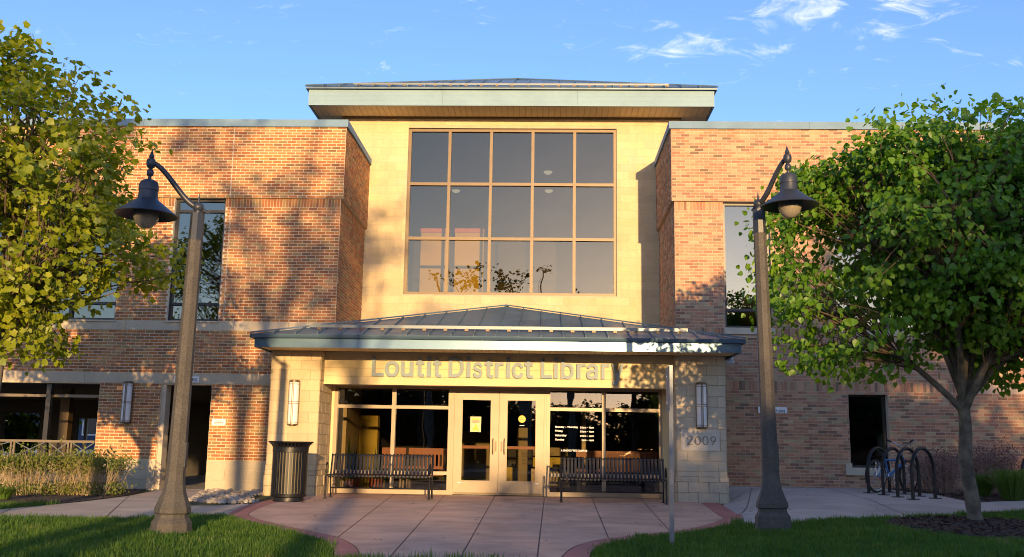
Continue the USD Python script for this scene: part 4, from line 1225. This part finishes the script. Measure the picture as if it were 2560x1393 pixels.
# ------------------------------------------------------------------ litter bin
cb = onz(709, 1256, .02)
tr = thing('litter_bin', 'black slatted metal litter bin beside the left entrance pier', 'litter bin', (cb[0], cb[1] + .30, .022))
B().lathe([(0, 0), (.255, 0), (.265, .01), (.26, .07), (.30, .085), (.305, .13), (.29, .135), (.29, .10), (0, .1)], 32).put(tr, 'base', 'black_paint', 30)
for k in range(34):
    g = 2 * PI * k / 34
    d, tn = np.array([math.cos(g), math.sin(g), 0]), np.array([-math.sin(g), math.cos(g), 0])
    bb = B()
    pr = [(.298, .12), (.298, .90), (.32, .95), (.372, 1.0)]
    v = [d * (r + o) + tn * s * .0165 + np.array([0, 0, z]) for r, z in pr for s, o in ((-1, .004), (1, .004), (1, -.004), (-1, -.004))]
    f = [[i * 4 + j, i * 4 + (j + 1) % 4, (i + 1) * 4 + (j + 1) % 4, (i + 1) * 4 + j] for i in range(3) for j in range(4)]
    bb.add(v, f).put(tr, 'slat', 'black_paint')
B().lathe([(.365, .995), (.385, 1.0), (.388, 1.012), (.38, 1.02), (.365, 1.015), (.365, .995)], 36).put(tr, 'rim', 'black_paint', 40)
B().lathe([(.303, .835), (.308, .84), (.308, .925), (.303, .93), (.29, .925), (.29, .84), (.303, .835)], 36).put(tr, 'band', 'black_paint', 40)
B().lathe([(0, .12), (.255, .13), (.262, .84), (.25, .85), (.24, .2), (0, .19)], 28).put(tr, 'liner', 'liner', 40)
B().lathe([(.36, 1.0), (.28, .99), (.2, .95), (.19, .93)], 36).put(tr, 'funnel_lid', 'black_paint', 40)

# ------------------------------------------------------------------ bicycle hoops and the bicycle


def hoop_parts(hp):
    L, Hh, r = .76, .815, .0285
    arc = [(-L / 2, 0, .0)] + [(-L / 2, 0, z) for z in (.2, .4)] + [(-L / 2 * math.cos(t), 0, Hh - L / 2 + L / 2 * math.sin(t)) for t in np.linspace(0, PI, 18)] + [(L / 2, 0, z) for z in (.4, .2, 0)]
    B().tube(arc, r, 12).put(hp, 'tube', 'black_paint', 50)
    for s in (-1, 1):
        B().box(s * L / 2 - .075, s * L / 2 + .075, -.075, .075, .0, .012).put(hp, 'base_plate', 'black_paint')


hy = 16.55
ang = math.atan2(.54, .57)
hoops = []
for i, (px, word) in enumerate(((2283, 'nearest'), (2245, 'second nearest'), (2209, 'third from the front'), (2172, 'farthest'))):
    y0 = hy + .76 * i
    x0 = X(px, 1253 - 9 * i, y0)
    c = np.array([x0 + .38 * math.cos(ang), y0 + .38 * math.sin(ang)])
    lab = f'{word} black bicycle hoop of the four in a row beside the bicycle'
    z = float(ground_h(*c)) + .02
    if i == 0:
        h0 = thing('bicycle_hoop', lab, 'bicycle hoop', (*c, z), ang, 'bicycle hoops before the brick wall')
        hoop_parts(h0)
    else:
        copy_of(h0, 'bicycle_hoop', lab, 'bicycle hoop', (*c, z), ang, 'bicycle hoops before the brick wall')
c = at(2568, 1180, 18.0)
copy_of(h0, 'bicycle_hoop', 'black bicycle hoop at the right edge beyond the shrubs', 'bicycle hoop', (c[0] + .32, 18.2, .28), .3, 'bicycle hoops before the brick wall')

rear = np.array([X(2190, 1195, 19.05), 19.05])
ba = math.radians(37)
bk = thing('bicycle', 'blue mountain bicycle leaning among the black hoops', 'bicycle', (rear[0], rear[1], float(ground_h(*rear)) + .02), ba)
wr = .305


def wheel(cx, tilt=0.0):
    wp = B().lathe([(wr - .028, -.018), (wr - .008, -.024), (wr, 0), (wr - .008, .024), (wr - .028, .018), (wr - .032, 0), (wr - .028, -.018)], 36)
    v, f = wp.arrays()
    v2 = np.c_[v[:, 0] + cx, v[:, 2], v[:, 1] + wr]
    w = B().add(v2, f[:, ::-1]).put(bk, 'wheel', 'rubber', True)
    rm = B().lathe([(wr - .05, -.01), (wr - .03, -.013), (wr - .03, .013), (wr - .05, .01), (wr - .05, -.01)], 36)
    v, f = rm.arrays()
    B().add(np.c_[v[:, 0] + cx, v[:, 2], v[:, 1] + wr], f[:, ::-1]).put(w, 'rim', 'chrome', 40)
    B().tube([(cx, -.045, wr), (cx, .045, wr)], .02, 10).put(w, 'hub', 'chrome', 40)
    sp_ = B()
    for k in range(20):
        g = 2 * PI * k / 20
        sp_.tube([(cx + .02 * math.cos(g + .6), .02 * (-1) ** k, wr + .02 * math.sin(g + .6)), (cx + (wr - .045) * math.cos(g), 0, wr + (wr - .045) * math.sin(g))], .0022, 4)
    sp_.put(w, 'spokes', 'chrome')


wheel(0); wheel(1.02)
BBk, ST, HT, HB = (.40, 0, .30), (.30, 0, .60), (.86, 0, .66), (.89, 0, .56)
fr = B().tube([BBk, ST, (.28, 0, .68)], .018, 10).tube([ST, (.6, 0, .60), HT], .02, 10).tube([BBk, (.65, 0, .44), HB], .026, 10).tube([HT, HB], .024, 10)
for s in (-1, 1):
    fr.tube([(0, s * .055, wr), (.2, s * .05, .30), BBk], .011, 8).tube([(0, s * .055, wr), (.15, s * .045, .46), ST], .010, 8)
fr.put(bk, 'frame', 'bike_blue', 50)
fk = B().tube([HB, (.905, 0, .50)], .02, 8)
for s in (-1, 1):
    fk.tube([(.905, 0, .50), (.92, s * .055, .62 - .14), (1.02, s * .06, wr)], .016, 8)
fk.put(bk, 'fork', 'chrome', 50)
hbp = B().tube([HT, (.84, 0, .78), (.88, 0, .82)], .016, 8).tube([(.80, -.29, .98), (.86, -.16, .93), (.88, 0, .84), (.86, .16, .93), (.80, .29, .98)], .012, 8).put(bk, 'handlebar', 'chrome', 50)
for s in (-1, 1):
    B().tube([(.80, s * .29, .98), (.835, s * .20, .945)], .018, 8).put(hbp, 'grip', 'rubber', 50)
    B().tube([(.85, s * .17, .92), (.90, s * .24, .93)], .006, 6).put(hbp, 'brake_lever', 'chrome')
sd = B()
for t, w in ((0, .075), (.1, .07), (.18, .03), (.26, .02)):
    pass
sadl = trimesh.creation.icosphere(2)
sv = np.array(sadl.vertices)
sv = np.c_[sv[:, 0] * .13, sv[:, 1] * (.075 - .045 * (sv[:, 0] + 1) / 2), np.where(sv[:, 2] > 0, sv[:, 2] * .03, sv[:, 2] * .02)]
B().add(sv + [.29, 0, .70], sadl.faces).put(bk, 'saddle', 'rubber', True)
cr = B().tube([(.40, -.06, .30), (.40, .06, .30)], .02, 10)
g = np.linspace(0, 2 * PI, 24)
cr.tube(np.c_[.40 + .085 * np.cos(g), np.full(24, -.05), .30 + .085 * np.sin(g)], .006, 6).tube([(.40, -.07, .30), (.46, -.075, .15)], .01, 6).tube([(.40, .07, .30), (.34, .075, .45)], .01, 6)
cr.box(.41, .51, -.16, -.08, .14, .16).box(.29, .39, .08, .16, .44, .46)
cr.put(bk, 'crank', 'chrome', 40)
B().tube([(.02, -.05, .33), (.40, -.05, .385)], .004, 5).tube([(.02, -.05, .28), (.40, -.05, .215)], .004, 5).put(bk, 'chain', 'rubber')
lk = np.linspace(0, 5 * 2 * PI, 70)
B().tube(np.c_[.02 + .09 * np.cos(lk) * .5 + .12, .05 + .03 * np.sin(lk), .52 + .05 * np.sin(lk) + .004 * lk / 5], .005, 5).put(bk, 'cable_lock', 'chrome')

# ------------------------------------------------------------------ leaves and trees
HEART = (np.array([(0, 0), (.02, .18), (.14, .40), (.38, .46), (.66, .30), (1.0, 0), (.66, -.30), (.38, -.46), (.14, -.40), (.02, -.18)]) * [1, 1], )
HEART_V = np.array([(0, 0, 0), (-.05, .20, .02), (.14, .43, .06), (.40, .47, .06), (.70, .28, .02), (1.0, 0, -.06), (.70, -.28, .02), (.40, -.47, .06), (.14, -.43, .06), (-.05, -.20, .02), (.42, 0, -.03)])
HEART_F = np.array([(10, 0, 1), (10, 1, 2), (10, 2, 3), (10, 3, 4), (10, 4, 5), (10, 5, 6), (10, 6, 7), (10, 7, 8), (10, 8, 9), (10, 9, 0)])
MAPLE_V = np.array([(0, 0, 0), (-.08, .36, .05), (.22, .42, .04), (.42, .60, .06), (.58, .36, .02), (1.0, 0, -.06), (.58, -.36, .02), (.42, -.60, .06), (.22, -.42, .04), (-.08, -.36, .05), (.78, .22, 0), (.78, -.22, 0)])
MAPLE_F = np.array([(0, 2, 1), (0, 4, 2), (2, 4, 3), (0, 6, 4), (4, 6, 10), (10, 6, 11), (10, 11, 5), (0, 8, 6), (6, 8, 7), (0, 9, 8)])
DIAM_V = np.array([(0, 0, 0), (.45, .30, .04), (1, 0, -.03), (.45, -.30, .04)])
DIAM_F = np.array([(0, 2, 1), (0, 3, 2)])


def leaves_mesh(pos, tip, nrm, size, V, F):
    """One mesh of leaves: pos (n,3), tip direction, normal, size (n)."""
    tip = tip / (np.linalg.norm(tip, axis=1, keepdims=True) + 1e-9)
    side = np.cross(nrm, tip); side /= np.linalg.norm(side, axis=1, keepdims=True) + 1e-9
    nn = np.cross(tip, side)
    P = pos[:, None] + size[:, None, None] * (V[None, :, 0, None] * tip[:, None] + V[None, :, 1, None] * side[:, None] + V[None, :, 2, None] * nn[:, None])
    k, m = len(pos), len(V)
    return P.reshape(-1, 3), (F[None] + (np.arange(k) * m)[:, None, None]).reshape(-1, 3)


def bez(a, c, e, n):
    t = np.linspace(0, 1, n)[:, None]
    return (1 - t) ** 2 * a + 2 * t * (1 - t) * c + t ** 2 * e


def make_tree(path, g, trunk, tr_r, blobs, ncl, per, spread, V, F, size, leafmat, barkmat, droop=.4, nlimb=9, gap=.42, gseed=0, singles=0, flat=.5, origin=(0, 0, 0), shell=.45, limb=(.34, .5)):
    """trunk: points; blobs: (centre, radii) of the crown's volume; all relative to the tree's base."""
    trunk = np.array(trunk, float)
    fork = trunk[-1]
    tt = np.linspace(0, 1, 14)
    ti = np.linspace(0, 1, len(trunk))
    tp = np.c_[[np.interp(tt, ti, trunk[:, k]) for k in range(3)]].T
    rr = np.interp(tt, [0, .08, .25, 1], [tr_r * 1.35, tr_r * 1.1, tr_r, tr_r * .82])
    b = B()
    ring_n = 14
    b.tube(tp, rr * (1 + .03 * g.standard_normal(14)), ring_n)
    v, f = b.arrays()
    nz = meshkit.noise(v * [9, 9, 3], 3)[:, None] - .5
    ctr = np.c_[np.interp(v[:, 2], tp[:, 2], tp[:, 0]), np.interp(v[:, 2], tp[:, 2], tp[:, 1]), v[:, 2]]
    v = v + (v - ctr) * nz * .28
    B().add(v, f).put(path, 'trunk', barkmat, True)
    # cluster centres in the crown's volume
    w = np.array([np.prod(r) for c, r in blobs]); w /= w.sum()
    C = []
    while len(C) < ncl:
        i = g.choice(len(blobs), p=w)
        c, r = blobs[i]
        d = g.standard_normal(3); d /= np.linalg.norm(d)
        rad = g.uniform(shell, 1) ** .6
        p = np.array(c) + d * rad * np.array(r)
        if meshkit.noise(p[None] * 1.15, gseed)[0] < gap - .12 * (rad < .7):
            continue
        if p[2] < fork[2] - .6: continue
        C.append(p)
    C = np.array(C)
    # limbs
    seeds = C[g.choice(len(C), nlimb, replace=False)]
    for _ in range(4):
        own = np.argmin(((C[:, None] - seeds[None]) ** 2).sum(-1), 1)
        seeds = np.array([C[own == k].mean(0) if (own == k).any() else seeds[k] for k in range(nlimb)])
    limb_all, twig = B(), B()
    for k in range(nlimb):
        mine = C[own == k]
        if not len(mine): continue
        e = seeds[k]
        hop = np.array([fork[0] * .6 + e[0] * .4, fork[1] * .6 + e[1] * .4, fork[2] + (e[2] - fork[2]) * .62])
        start = tp[-1 - (k % 3)]
        line = bez(start, hop, e, 10) + g.normal(0, .02, (10, 3)) * np.linspace(0, 1, 10)[:, None]
        lr = tr_r * g.uniform(*limb)
        B().tube(line, np.linspace(lr, lr * .28, 10), 8).put(path, 'limb', barkmat, True)
        for p in mine:
            s = line[g.integers(3, 10)]
            mid = (s + p) / 2 + g.normal(0, .12, 3) + [0, 0, .08]
            twig.tube(bez(s, mid, p, 5), np.linspace(lr * .24, .004, 5), 4, cap=False)
    twig.put(path, 'twigs', 'twig', kind='stuff')
    # leaves
    n = ncl * per
    cid = np.repeat(np.arange(ncl), per)
    off = g.normal(0, 1, (n, 3)) * spread * np.array([1, 1, flat])
    pos = C[cid] + off
    cc = np.average([c for c, r in blobs], axis=0, weights=w)
    out = pos - cc
    out /= np.linalg.norm(out, axis=1, keepdims=True) + 1e-9
    tip = out * .6 + g.normal(0, .55, (n, 3)) + np.array([0, 0, -droop])
    nrm = np.array([0, 0, 1.0]) * (1 - .5 * droop) + out * .55 + g.normal(0, .6, (n, 3))
    sz = size * (.4 + .9 * g.random(n) ** .7)
    d = np.linalg.norm(pos + np.asarray(origin) - [0, 0, EYE], axis=1)
    own1 = np.zeros(n, bool)
    if singles:
        own1[np.argsort(d)[:singles]] = True
        for i in np.nonzero(own1)[0]:
            v, f = leaves_mesh(pos[i:i + 1], tip[i:i + 1], nrm[i:i + 1], sz[i:i + 1], V, F)
            B().add(v, f).put(path, 'leaf', leafmat)
    v, f = leaves_mesh(pos[~own1], tip[~own1], nrm[~own1], sz[~own1], V, F)
    return B().add(v, f).put(path, 'crown', leafmat, kind='stuff')


# right: heart leaved tree with a leaning trunk
g = np.random.default_rng(21)
zr = float(ground_h(*TREE_R))
tR = thing('heart_leaved_tree', 'heart leaved tree with a leaning grey trunk in a mulch ring on the right', 'tree', (*TREE_R, zr))
fk_ = at(2405, 990, TREE_R[1] + .05) - np.array([*TREE_R, zr])
make_tree(tR, g, [(.06, 0, -.05), (.03, 0, .25), (-.03, .0, .8), (fk_[0] - .0, .0, 1.25), (fk_[0], .05, fk_[2])], .088,
          [((-.15, 0, 3.8), (2.4, 2.2, 1.6)), ((.1, 0, 4.85), (1.5, 1.4, .9)), ((-1.3, -.2, 2.05), (.8, .8, .32)), ((-1.5, -.2, 2.75), (1.25, 1.2, .95)), ((1.2, .1, 3.5), (2.0, 2.0, 1.75)), ((-1.2, -.1, 3.5), (1.15, 1.2, .85)), ((-.95, 0, 4.4), (1.1, 1.1, .75)), ((-1.05, 0, 4.1), (1.3, 1.4, 1.0)), ((.9, -.1, 2.85), (1.7, 1.4, .75))],
          1600, 25, .15, HEART_V, HEART_F, .080, 'leaf_heart', 'bark_green', droop=.95, nlimb=11, gap=.40, gseed=5, singles=300, flat=.5, origin=(*TREE_R, zr), limb=(.5, .68))
# left: maple reaching in from the left
g = np.random.default_rng(33)
LTX, LTY = -7.35, 12.9
tL = thing('maple_tree', 'tall maple with golden green leaves at the left edge before the brick wing', 'tree', (LTX, LTY, 0))
make_tree(tL, g, [(0, 0, -.05), (.02, 0, .6), (.05, .02, 1.3), (.08, .0, 2.0)], .15,
          [((.0, 0, 4.2), (2.1, 2.1, 2.2)), ((1.3, .1, 3.3), (1.25, 1.3, 1.25)), ((.9, 0, 4.35), (1.35, 1.3, .95)), ((.75, -.1, 2.75), (1.5, 1.2, .7)), ((-1.3, 0, 4.2), (1.8, 1.8, 1.9)), ((-2.6, 0, 5.5), (2.1, 2.1, 2.5)), ((1.75, 0, 4.15), (.5, .5, .85))],
          800, 36, .15, MAPLE_V, MAPLE_F, .083, 'leaf_maple', 'bark', droop=.35, nlimb=12, gap=.50, gseed=11, singles=300, flat=.7, origin=(LTX, LTY, 0))

# trees across the road, behind the place the picture was taken from: they shade and mirror
g = np.random.default_rng(50)
tA = thing('street_tree', 'dense broad street tree on the far side of the road, nearest the corner', 'tree', (11.5, -14, 0), group='street trees across the road')
make_tree(tA, g, [(0, 0, -.05), (.05, 0, 1.0), (0, 0, 2.1)], .24, [((0, 0, 5.6), (3.4, 3.4, 3.4)), ((1.2, .5, 4.3), (2.6, 2.6, 2.2)), ((-1.5, 0, 4.6), (2.2, 2.4, 2.2))], 300, 26, .38, MAPLE_V, MAPLE_F, .24, 'leaf_dark', 'bark', nlimb=9, gap=.30, gseed=3)
g = np.random.default_rng(51)
tB = thing('tall_street_tree', 'tall thin crowned street tree on the far side of the road', 'tree', (-1.2, -14, 0), group='tall street trees across the road')
make_tree(tB, g, [(0, 0, -.05), (.05, 0, 2.0), (-.05, 0, 5.6)], .2, [((0, 0, 9.2), (2.7, 2.7, 2.2)), ((-.9, .4, 7.9), (2.3, 2.0, 1.6)), ((1.4, 0, 10.2), (1.8, 1.8, 1.6))], 27, 32, .27, MAPLE_V, MAPLE_F, .15, 'leaf_dark', 'bark', nlimb=7, gap=.44, gseed=8, shell=.1)
for x, y, sc, r, lab in ((18.4, -13, 1.0, 1.2, 'second dense broad street tree of the near row across the road'), (25, -15, 1.1, 2.6, 'third dense broad street tree of the near row across the road')):
    copy_of(tA, 'street_tree', lab, 'tree', (x, y, 0), r, 'street trees across the road', sc)
for x, y, sc, r, lab in ((1.6, -16, .95, 2.0, 'smaller thin crowned street tree across the road, between the tall one and the dense row'), (-6.6, -15, 1.15, .9, 'tallest thin crowned street tree across the road, leftmost')):
    copy_of(tB, 'tall_street_tree', lab, 'tree', (x, y, 0), r, 'tall street trees across the road', sc)
copy_of(tB, 'tall_street_tree', 'thin crowned street tree across the road standing nearest the kerb', 'tree', (-.9, -12.3, 0), 4.1, 'tall street trees across the road', 1.12)
ordinal = 'first second third fourth fifth sixth seventh eighth ninth tenth eleventh twelfth thirteenth fourteenth'.split()
for k, (x, top_) in enumerate(((-15, 7.4), (-11.5, 7.0), (-8, 7.3), (-4.7, 6.2), (-1.6, 4.6), (1.2, 4.6), (3.8, 4.9), (9.4, 6.7), (11.8, 7.3), (13.8, 7.3), (17.2, 7.4), (20.6, 7.3), (24.0, 7.6), (28, 7.6))):
    sc = top_ / 6.7
    copy_of(tA, 'street_tree', f'{ordinal[k]} low dense tree from the left in the far row across the road', 'tree', (x, -40 + (k % 3), -2.3 * sc), k * 1.3, 'far row of trees across the road', (sc * 1.2, sc * 1.2, sc))

# beyond the passage: a yellow green tree and a dark blue house
c = at(55, 1050, 38)
g = np.random.default_rng(60)
tC = thing('small_tree', 'yellow green tree seen through the opening at the back of the passage', 'tree', (c[0], 38, 0))
make_tree(tC, g, [(0, 0, 0), (.05, 0, .7), (0, 0, 1.2)], .1, [((0, 0, 2.4), (2.6, 1.6, 1.6))], 240, 18, .25, MAPLE_V, MAPLE_F, .2, 'leaf_maple', 'bark', nlimb=6, gap=.3)
c = at(225, 1050, 50)
hs = thing('house', 'dark blue house with white window trim seen through the passage', 'house', (c[0], 50, 0))
B().box(-4, 3, 0, 6, -.1, 3.2).put(hs, 'wall', 'house_blue')
B().add([[-4.3, -.4, 3.2], [3.3, -.4, 3.2], [3.3, 6.4, 3.2], [-4.3, 6.4, 3.2], [-4.3, 3, 5.4], [3.3, 3, 5.4]], [[0, 1, 5, 4], [2, 3, 4, 5], [3, 0, 4, 4], [1, 2, 5, 5]]).put(hs, 'roof', 'house_roof')
for a in (-.35, 1.2):
    w_ = B().box(a, a + .8, -.04, -.01, 1.4, 2.4).put(hs, 'window', 'house_trim')
    B().box(a + .08, a + .72, -.055, -.042, 1.48, 2.32).put(w_, 'pane', 'dark_frame')
B().box(-4, 3, -.05, -.01, .55, .68).put(hs, 'trim_board', 'house_trim')

# ------------------------------------------------------------------ shrubs


def stems_shrub(path, g, w, d, h, n, stem, leaf, nleaf, lsize, spread=.18, topleaf=True):
    st, tips = B(), []
    for _ in range(n):
        a = np.array([g.uniform(-w, w) * .75, g.uniform(-d, d) * .75, 0])
        hh = h * g.uniform(.65, 1.05)
        e = a * 1.25 + np.array([g.normal(0, spread), g.normal(0, spread), hh])
        m = (a + e) / 2 + g.normal(0, .05, 3)
        line = bez(a, m, e, 5)
        st.tube(line, np.linspace(.006, .0025, 5), 3, cap=False)
        for _ in range(3):
            t = g.uniform(.35, .95)
            q = a + (e - a) * t
            z = q + g.normal(0, .12, 3) + [0, 0, .1]
            st.tube([q, (q + z) / 2, z], [.004, .003, .002], 3, cap=False)
            tips.append(z)
        tips.append(e)
    st.put(path, 'stems', stem, kind='stuff')
    tips = np.array(tips)
    low = g.random(nleaf) < .25
    pick = tips[g.integers(0, len(tips), nleaf)]
    pos = pick + g.normal(0, .045, (nleaf, 3))
    if topleaf:
        pos[~low, 2] = np.maximum(pos[~low, 2], h * g.uniform(.55, 1.0, (~low).sum()))
        pos[low, 2] = h * g.uniform(.02, .35, low.sum())
    v, f = leaves_mesh(pos, g.normal(0, .6, (nleaf, 3)) + [0, -.2, .5], g.normal(0, .6, (nleaf, 3)) + [0, -.6, .6], lsize * g.uniform(.6, 1.2, nleaf), DIAM_V, DIAM_F)
    B().add(v, f).put(path, 'leaves', leaf, kind='stuff')


for i, (px0, px1, y, top_px, lab) in enumerate(((125, 300, 18.6, 1148, 'sparse twiggy hedge shrub with green tips right of the bay, nearest the wall lamp'),
                                                (20, 135, 18.3, 1146, 'sparse twiggy hedge shrub with green tips below the middle of the open bay'),
                                                (-120, 25, 18.3, 1150, 'sparse twiggy hedge shrub with bare lower stems at the left edge'))):
    g = np.random.default_rng(70 + i)
    x0, x1 = X(px0, 1200, y), X(px1, 1200, y)
    h = at((px0 + px1) / 2, top_px, y)[2]
    sh = thing('hedge_shrub', lab, 'shrub', ((x0 + x1) / 2, y, .01))
    stems_shrub(sh, g, (x1 - x0) / 2, .38, h, 170 if i == 0 else 110, 'dry_stem', 'leaf_bush', 3800 if i == 0 else 2400, .06)
for i, (px0, px1, y, top_px, lab) in enumerate(((2305, 2395, 19.4, 1140, 'brown bare twiggy shrub between the bicycle hoops and the tree trunk'),
                                                (2440, 2535, 19.6, 1124, 'brown bare twiggy shrub right of the leaning tree trunk'))):
    g = np.random.default_rng(80 + i)
    x0, x1 = X(px0, 1200, y), X(px1, 1200, y)
    h = at((px0 + px1) / 2, top_px, y)[2] - .27
    sh = thing('bare_shrub', lab, 'shrub', ((x0 + x1) / 2, y, .28))
    stems_shrub(sh, g, (x1 - x0) / 2, .4, h, 260, 'bare_stem', 'leaf_brown', 1500, .04, topleaf=False)
for i, (px, y, r, h, lab) in enumerate(((2530, 16.9, .42, .42, 'green grassy clump at the right edge of the mulch bed'), (2460, 18.2, .3, .33, 'small green grassy clump behind the leaning trunk'), (2575, 17.6, .35, .4, 'grassy clump cut by the right edge of the picture'),
                                       (10, 16.6, .25, .16, 'low green clump at the foot of the left shrub'))):
    g = np.random.default_rng(90 + i)
    x = X(px, 1235, y)
    n = 420
    a = g.uniform(0, 2 * PI, n); rr = r * .35 * np.sqrt(g.random(n))
    base = np.c_[rr * np.cos(a), rr * np.sin(a), np.zeros(n)]
    L = h * g.uniform(.7, 1.3, n)
    lean = np.c_[np.cos(a), np.sin(a)] * (r * g.uniform(.2, 1.0, n))[:, None]
    b = B()
    V, F = [], []
    for s, (t, zf, wd) in enumerate(((0, 0, .006), (.35, .62, .006), (.75, .95, .004), (1.0, .88, .0))):
        c_ = base + np.c_[lean * t, L * zf]
        tn = np.c_[-np.sin(a), np.cos(a), np.zeros(n)] * wd
        V += [c_ - tn, c_ + tn]
    V = np.stack(V, 1).reshape(-1, 3)
    for s in range(3):
        F.append([[2 * s, 2 * s + 1, 2 * s + 3, 2 * s + 2]])
    F = (np.array(F).reshape(1, -1, 4) + (np.arange(n) * 8)[:, None, None]).reshape(-1, 4)
    cl = thing('grass_clump', lab, 'grass clump', (x, y, float(ground_h(x, y)) + .02))
    b.add(V, F).put(cl, 'blades', 'sedge', kind='stuff')

# ------------------------------------------------------------------ river stones
g = np.random.default_rng(5)
rb_ = thing('river_stone_bed', 'bed of pale rounded river stones beside the litter bin and left wing', 'stones', (0, 0, 0))
x0, y0, x1, y1 = rock_poly.bounds
ico = trimesh.creation.icosphere(1)
small, nbig, placed = B(), 0, 0
stint = []
while placed < 620:
    p = np.array([g.uniform(x0, x1), g.uniform(y0, y1)])
    if not rock_poly.contains(sg.Point(*p)): continue
    placed += 1
    s = g.uniform(.03, .07) * np.array([1, g.uniform(.7, 1), g.uniform(.5, .8)])
    v = np.array(ico.vertices) * (1 + .35 * (meshkit.noise(np.array(ico.vertices) * 1.6 + placed * 7.3, 2)[:, None] - .5)) * s
    a = g.uniform(0, PI)
    v = np.c_[v[:, 0] * math.cos(a) - v[:, 1] * math.sin(a), v[:, 0] * math.sin(a) + v[:, 1] * math.cos(a), v[:, 2]] + [*p, g.uniform(.0, .035)]
    tone = np.array([(.55, .47, .36), (.46, .38, .28), (.62, .55, .44), (.36, .30, .24)][g.integers(4)]) * g.uniform(.6, .85)
    if p[1] < y0 + (y1 - y0) * .75 and nbig < 300:
        nbig += 1
        B().add(v, ico.faces).put(rb_, 'stone', 'river_stone', True, tint=tone)
    else:
        small.add(v, ico.faces); stint.append(np.tile(tone, (len(v), 1)))
if small.n:
    small.put(rb_, 'stones', 'river_stone', True, kind='stuff', tint=np.vstack(stint))
sheet(rock_poly, .006, 'stone_bed_soil', 'soil', .4)

# mulch chips on the ring and in the beds
g = np.random.default_rng(15)
mc = B()
for poly, n, off in ((ring, 1500, .03), (bed_r, 2600, .02), (bed_l, 1200, .015)):
    x0, y0, x1, y1 = poly.bounds
    k = 0
    while k < n:
        p = (g.uniform(x0, min(x1, 12)), g.uniform(y0, y1))
        if not poly.contains(sg.Point(*p)): continue
        k += 1
        L_, w_, a = g.uniform(.015, .045), g.uniform(.006, .014), g.uniform(0, PI)
        d = np.array([math.cos(a), math.sin(a), g.normal(0, .25)]); s_ = np.array([-math.sin(a), math.cos(a), g.normal(0, .3)])
        c = np.array([*p, float(ground_h(*p)) + off + g.uniform(.003, .02)])
        mc.add([c - d * L_ - s_ * w_, c + d * L_ - s_ * w_, c + d * L_ * .9 + s_ * w_, c - d * L_ + s_ * w_], [[0, 1, 2, 3]])
top(mc, 'mulch_chips', 'mulch_chip', 'dark brown bark mulch chips on the planting beds and tree ring', 'mulch', kind='stuff')

# ------------------------------------------------------------------ grass
g = np.random.default_rng(99)


def tuft(path, n=16, r=.05, h=.055):
    a = g.uniform(0, 2 * PI, n)
    base = np.c_[g.normal(0, r * .6, (n, 2)), np.zeros(n)]
    L = h * g.uniform(.6, 1.35, n)
    V = []
    for t, zf, wd in ((0, 0, .0026), (.5, .72, .0021), (1.0, 1.0, .0)):
        c_ = base + np.c_[np.c_[np.cos(a), np.sin(a)] * (L * .55 * t * g.uniform(.3, 1, n))[:, None], L * zf]
        tn = np.c_[-np.sin(a), np.cos(a), np.zeros(n)] * wd
        V += [c_ - tn, c_ + tn]
    V = np.stack(V, 1).reshape(-1, 3)
    F = (np.array([[0, 1, 3, 2], [2, 3, 5, 4]])[None] + (np.arange(n) * 6)[:, None, None]).reshape(-1, 4)
    return B().add(V, F)


pi = UsdGeom.PointInstancer.Define(stage, '/World/lawn_grass')
keys(pi.GetPrim(), 'short mown green grass on the lawns along the road', 'grass', None, 'stuff')
protos = []
for k in range(4):
    protos.append(tuft('', 16, .05, .042 + .008 * k).put('/World/lawn_grass', 'tuft', 'grass_blade'))
pi.CreatePrototypesRel().SetTargets([Sdf.Path(p) for p in protos])
hard = shapely.union_all([plaza_out.buffer(.035), left_walk, right_walk, bed_r, bed_l, ring, rock_poly])
hard_p = shapely.prepared.prep(hard) if hasattr(shapely, 'prepared') else None
N = 70000
px_ = g.uniform(-9.5, 9.5, N); py_ = g.uniform(7.4, 18.5, N)
inside = shapely.contains_xy(hard, px_, py_)
view = np.abs(px_ + .035 * py_) < .56 * py_ + .6
okm = ~inside & view & (py_ < 15.5) & (py_ > kerb_y(px_) + .05)
px_, py_ = px_[okm], py_[okm]
n = len(px_)
pos = np.c_[px_, py_, ground_h(px_, py_) + .0]
pi.CreatePositionsAttr(Vt.Vec3fArray.FromNumpy(pos.astype(np.float32)))
pi.CreateProtoIndicesAttr(Vt.IntArray.FromNumpy(g.integers(0, 4, n).astype(np.int32)))
ang_ = g.uniform(0, 2 * PI, n)
pi.CreateOrientationsAttr([Gf.Quath(float(math.cos(q / 2)), 0.0, 0.0, float(math.sin(q / 2))) for q in ang_])
sc_ = (g.uniform(.7, 1.2, n) * (.62 + .75 * meshkit.fbm(np.c_[pos[:, :2] * 1.1, np.zeros(n)], 3, 4))).astype(np.float32)
pi.CreateScalesAttr(Vt.Vec3fArray.FromNumpy(np.c_[sc_, sc_, sc_]))

g = np.random.default_rng(123)
lit = B()
k = 0
while k < 130:
    p = np.array([g.uniform(-5, 7), g.uniform(8.9, 20.5)])
    on = plaza_out.contains(sg.Point(*p)) or left_walk.contains(sg.Point(*p)) or right_walk.contains(sg.Point(*p))
    if not on or (p[1] < 17 and g.random() < .5):
        continue
    k += 1
    z = float(ground_h(*p)) + .026
    a = g.uniform(0, 2 * PI); L_ = g.uniform(.012, .035)
    d, q = np.array([math.cos(a), math.sin(a), 0]) * L_, np.array([-math.sin(a), math.cos(a), 0]) * L_ * .45
    c_ = np.array([*p, z])
    lit.add([c_ - d, c_ + q + [0, 0, .006], c_ + d + [0, 0, .004], c_ - q], [[0, 1, 2, 3]])
top(lit, 'leaf_litter', 'leaf_brown', 'scattered small dry leaves and crumbs on the paving', 'leaf litter', kind='stuff')
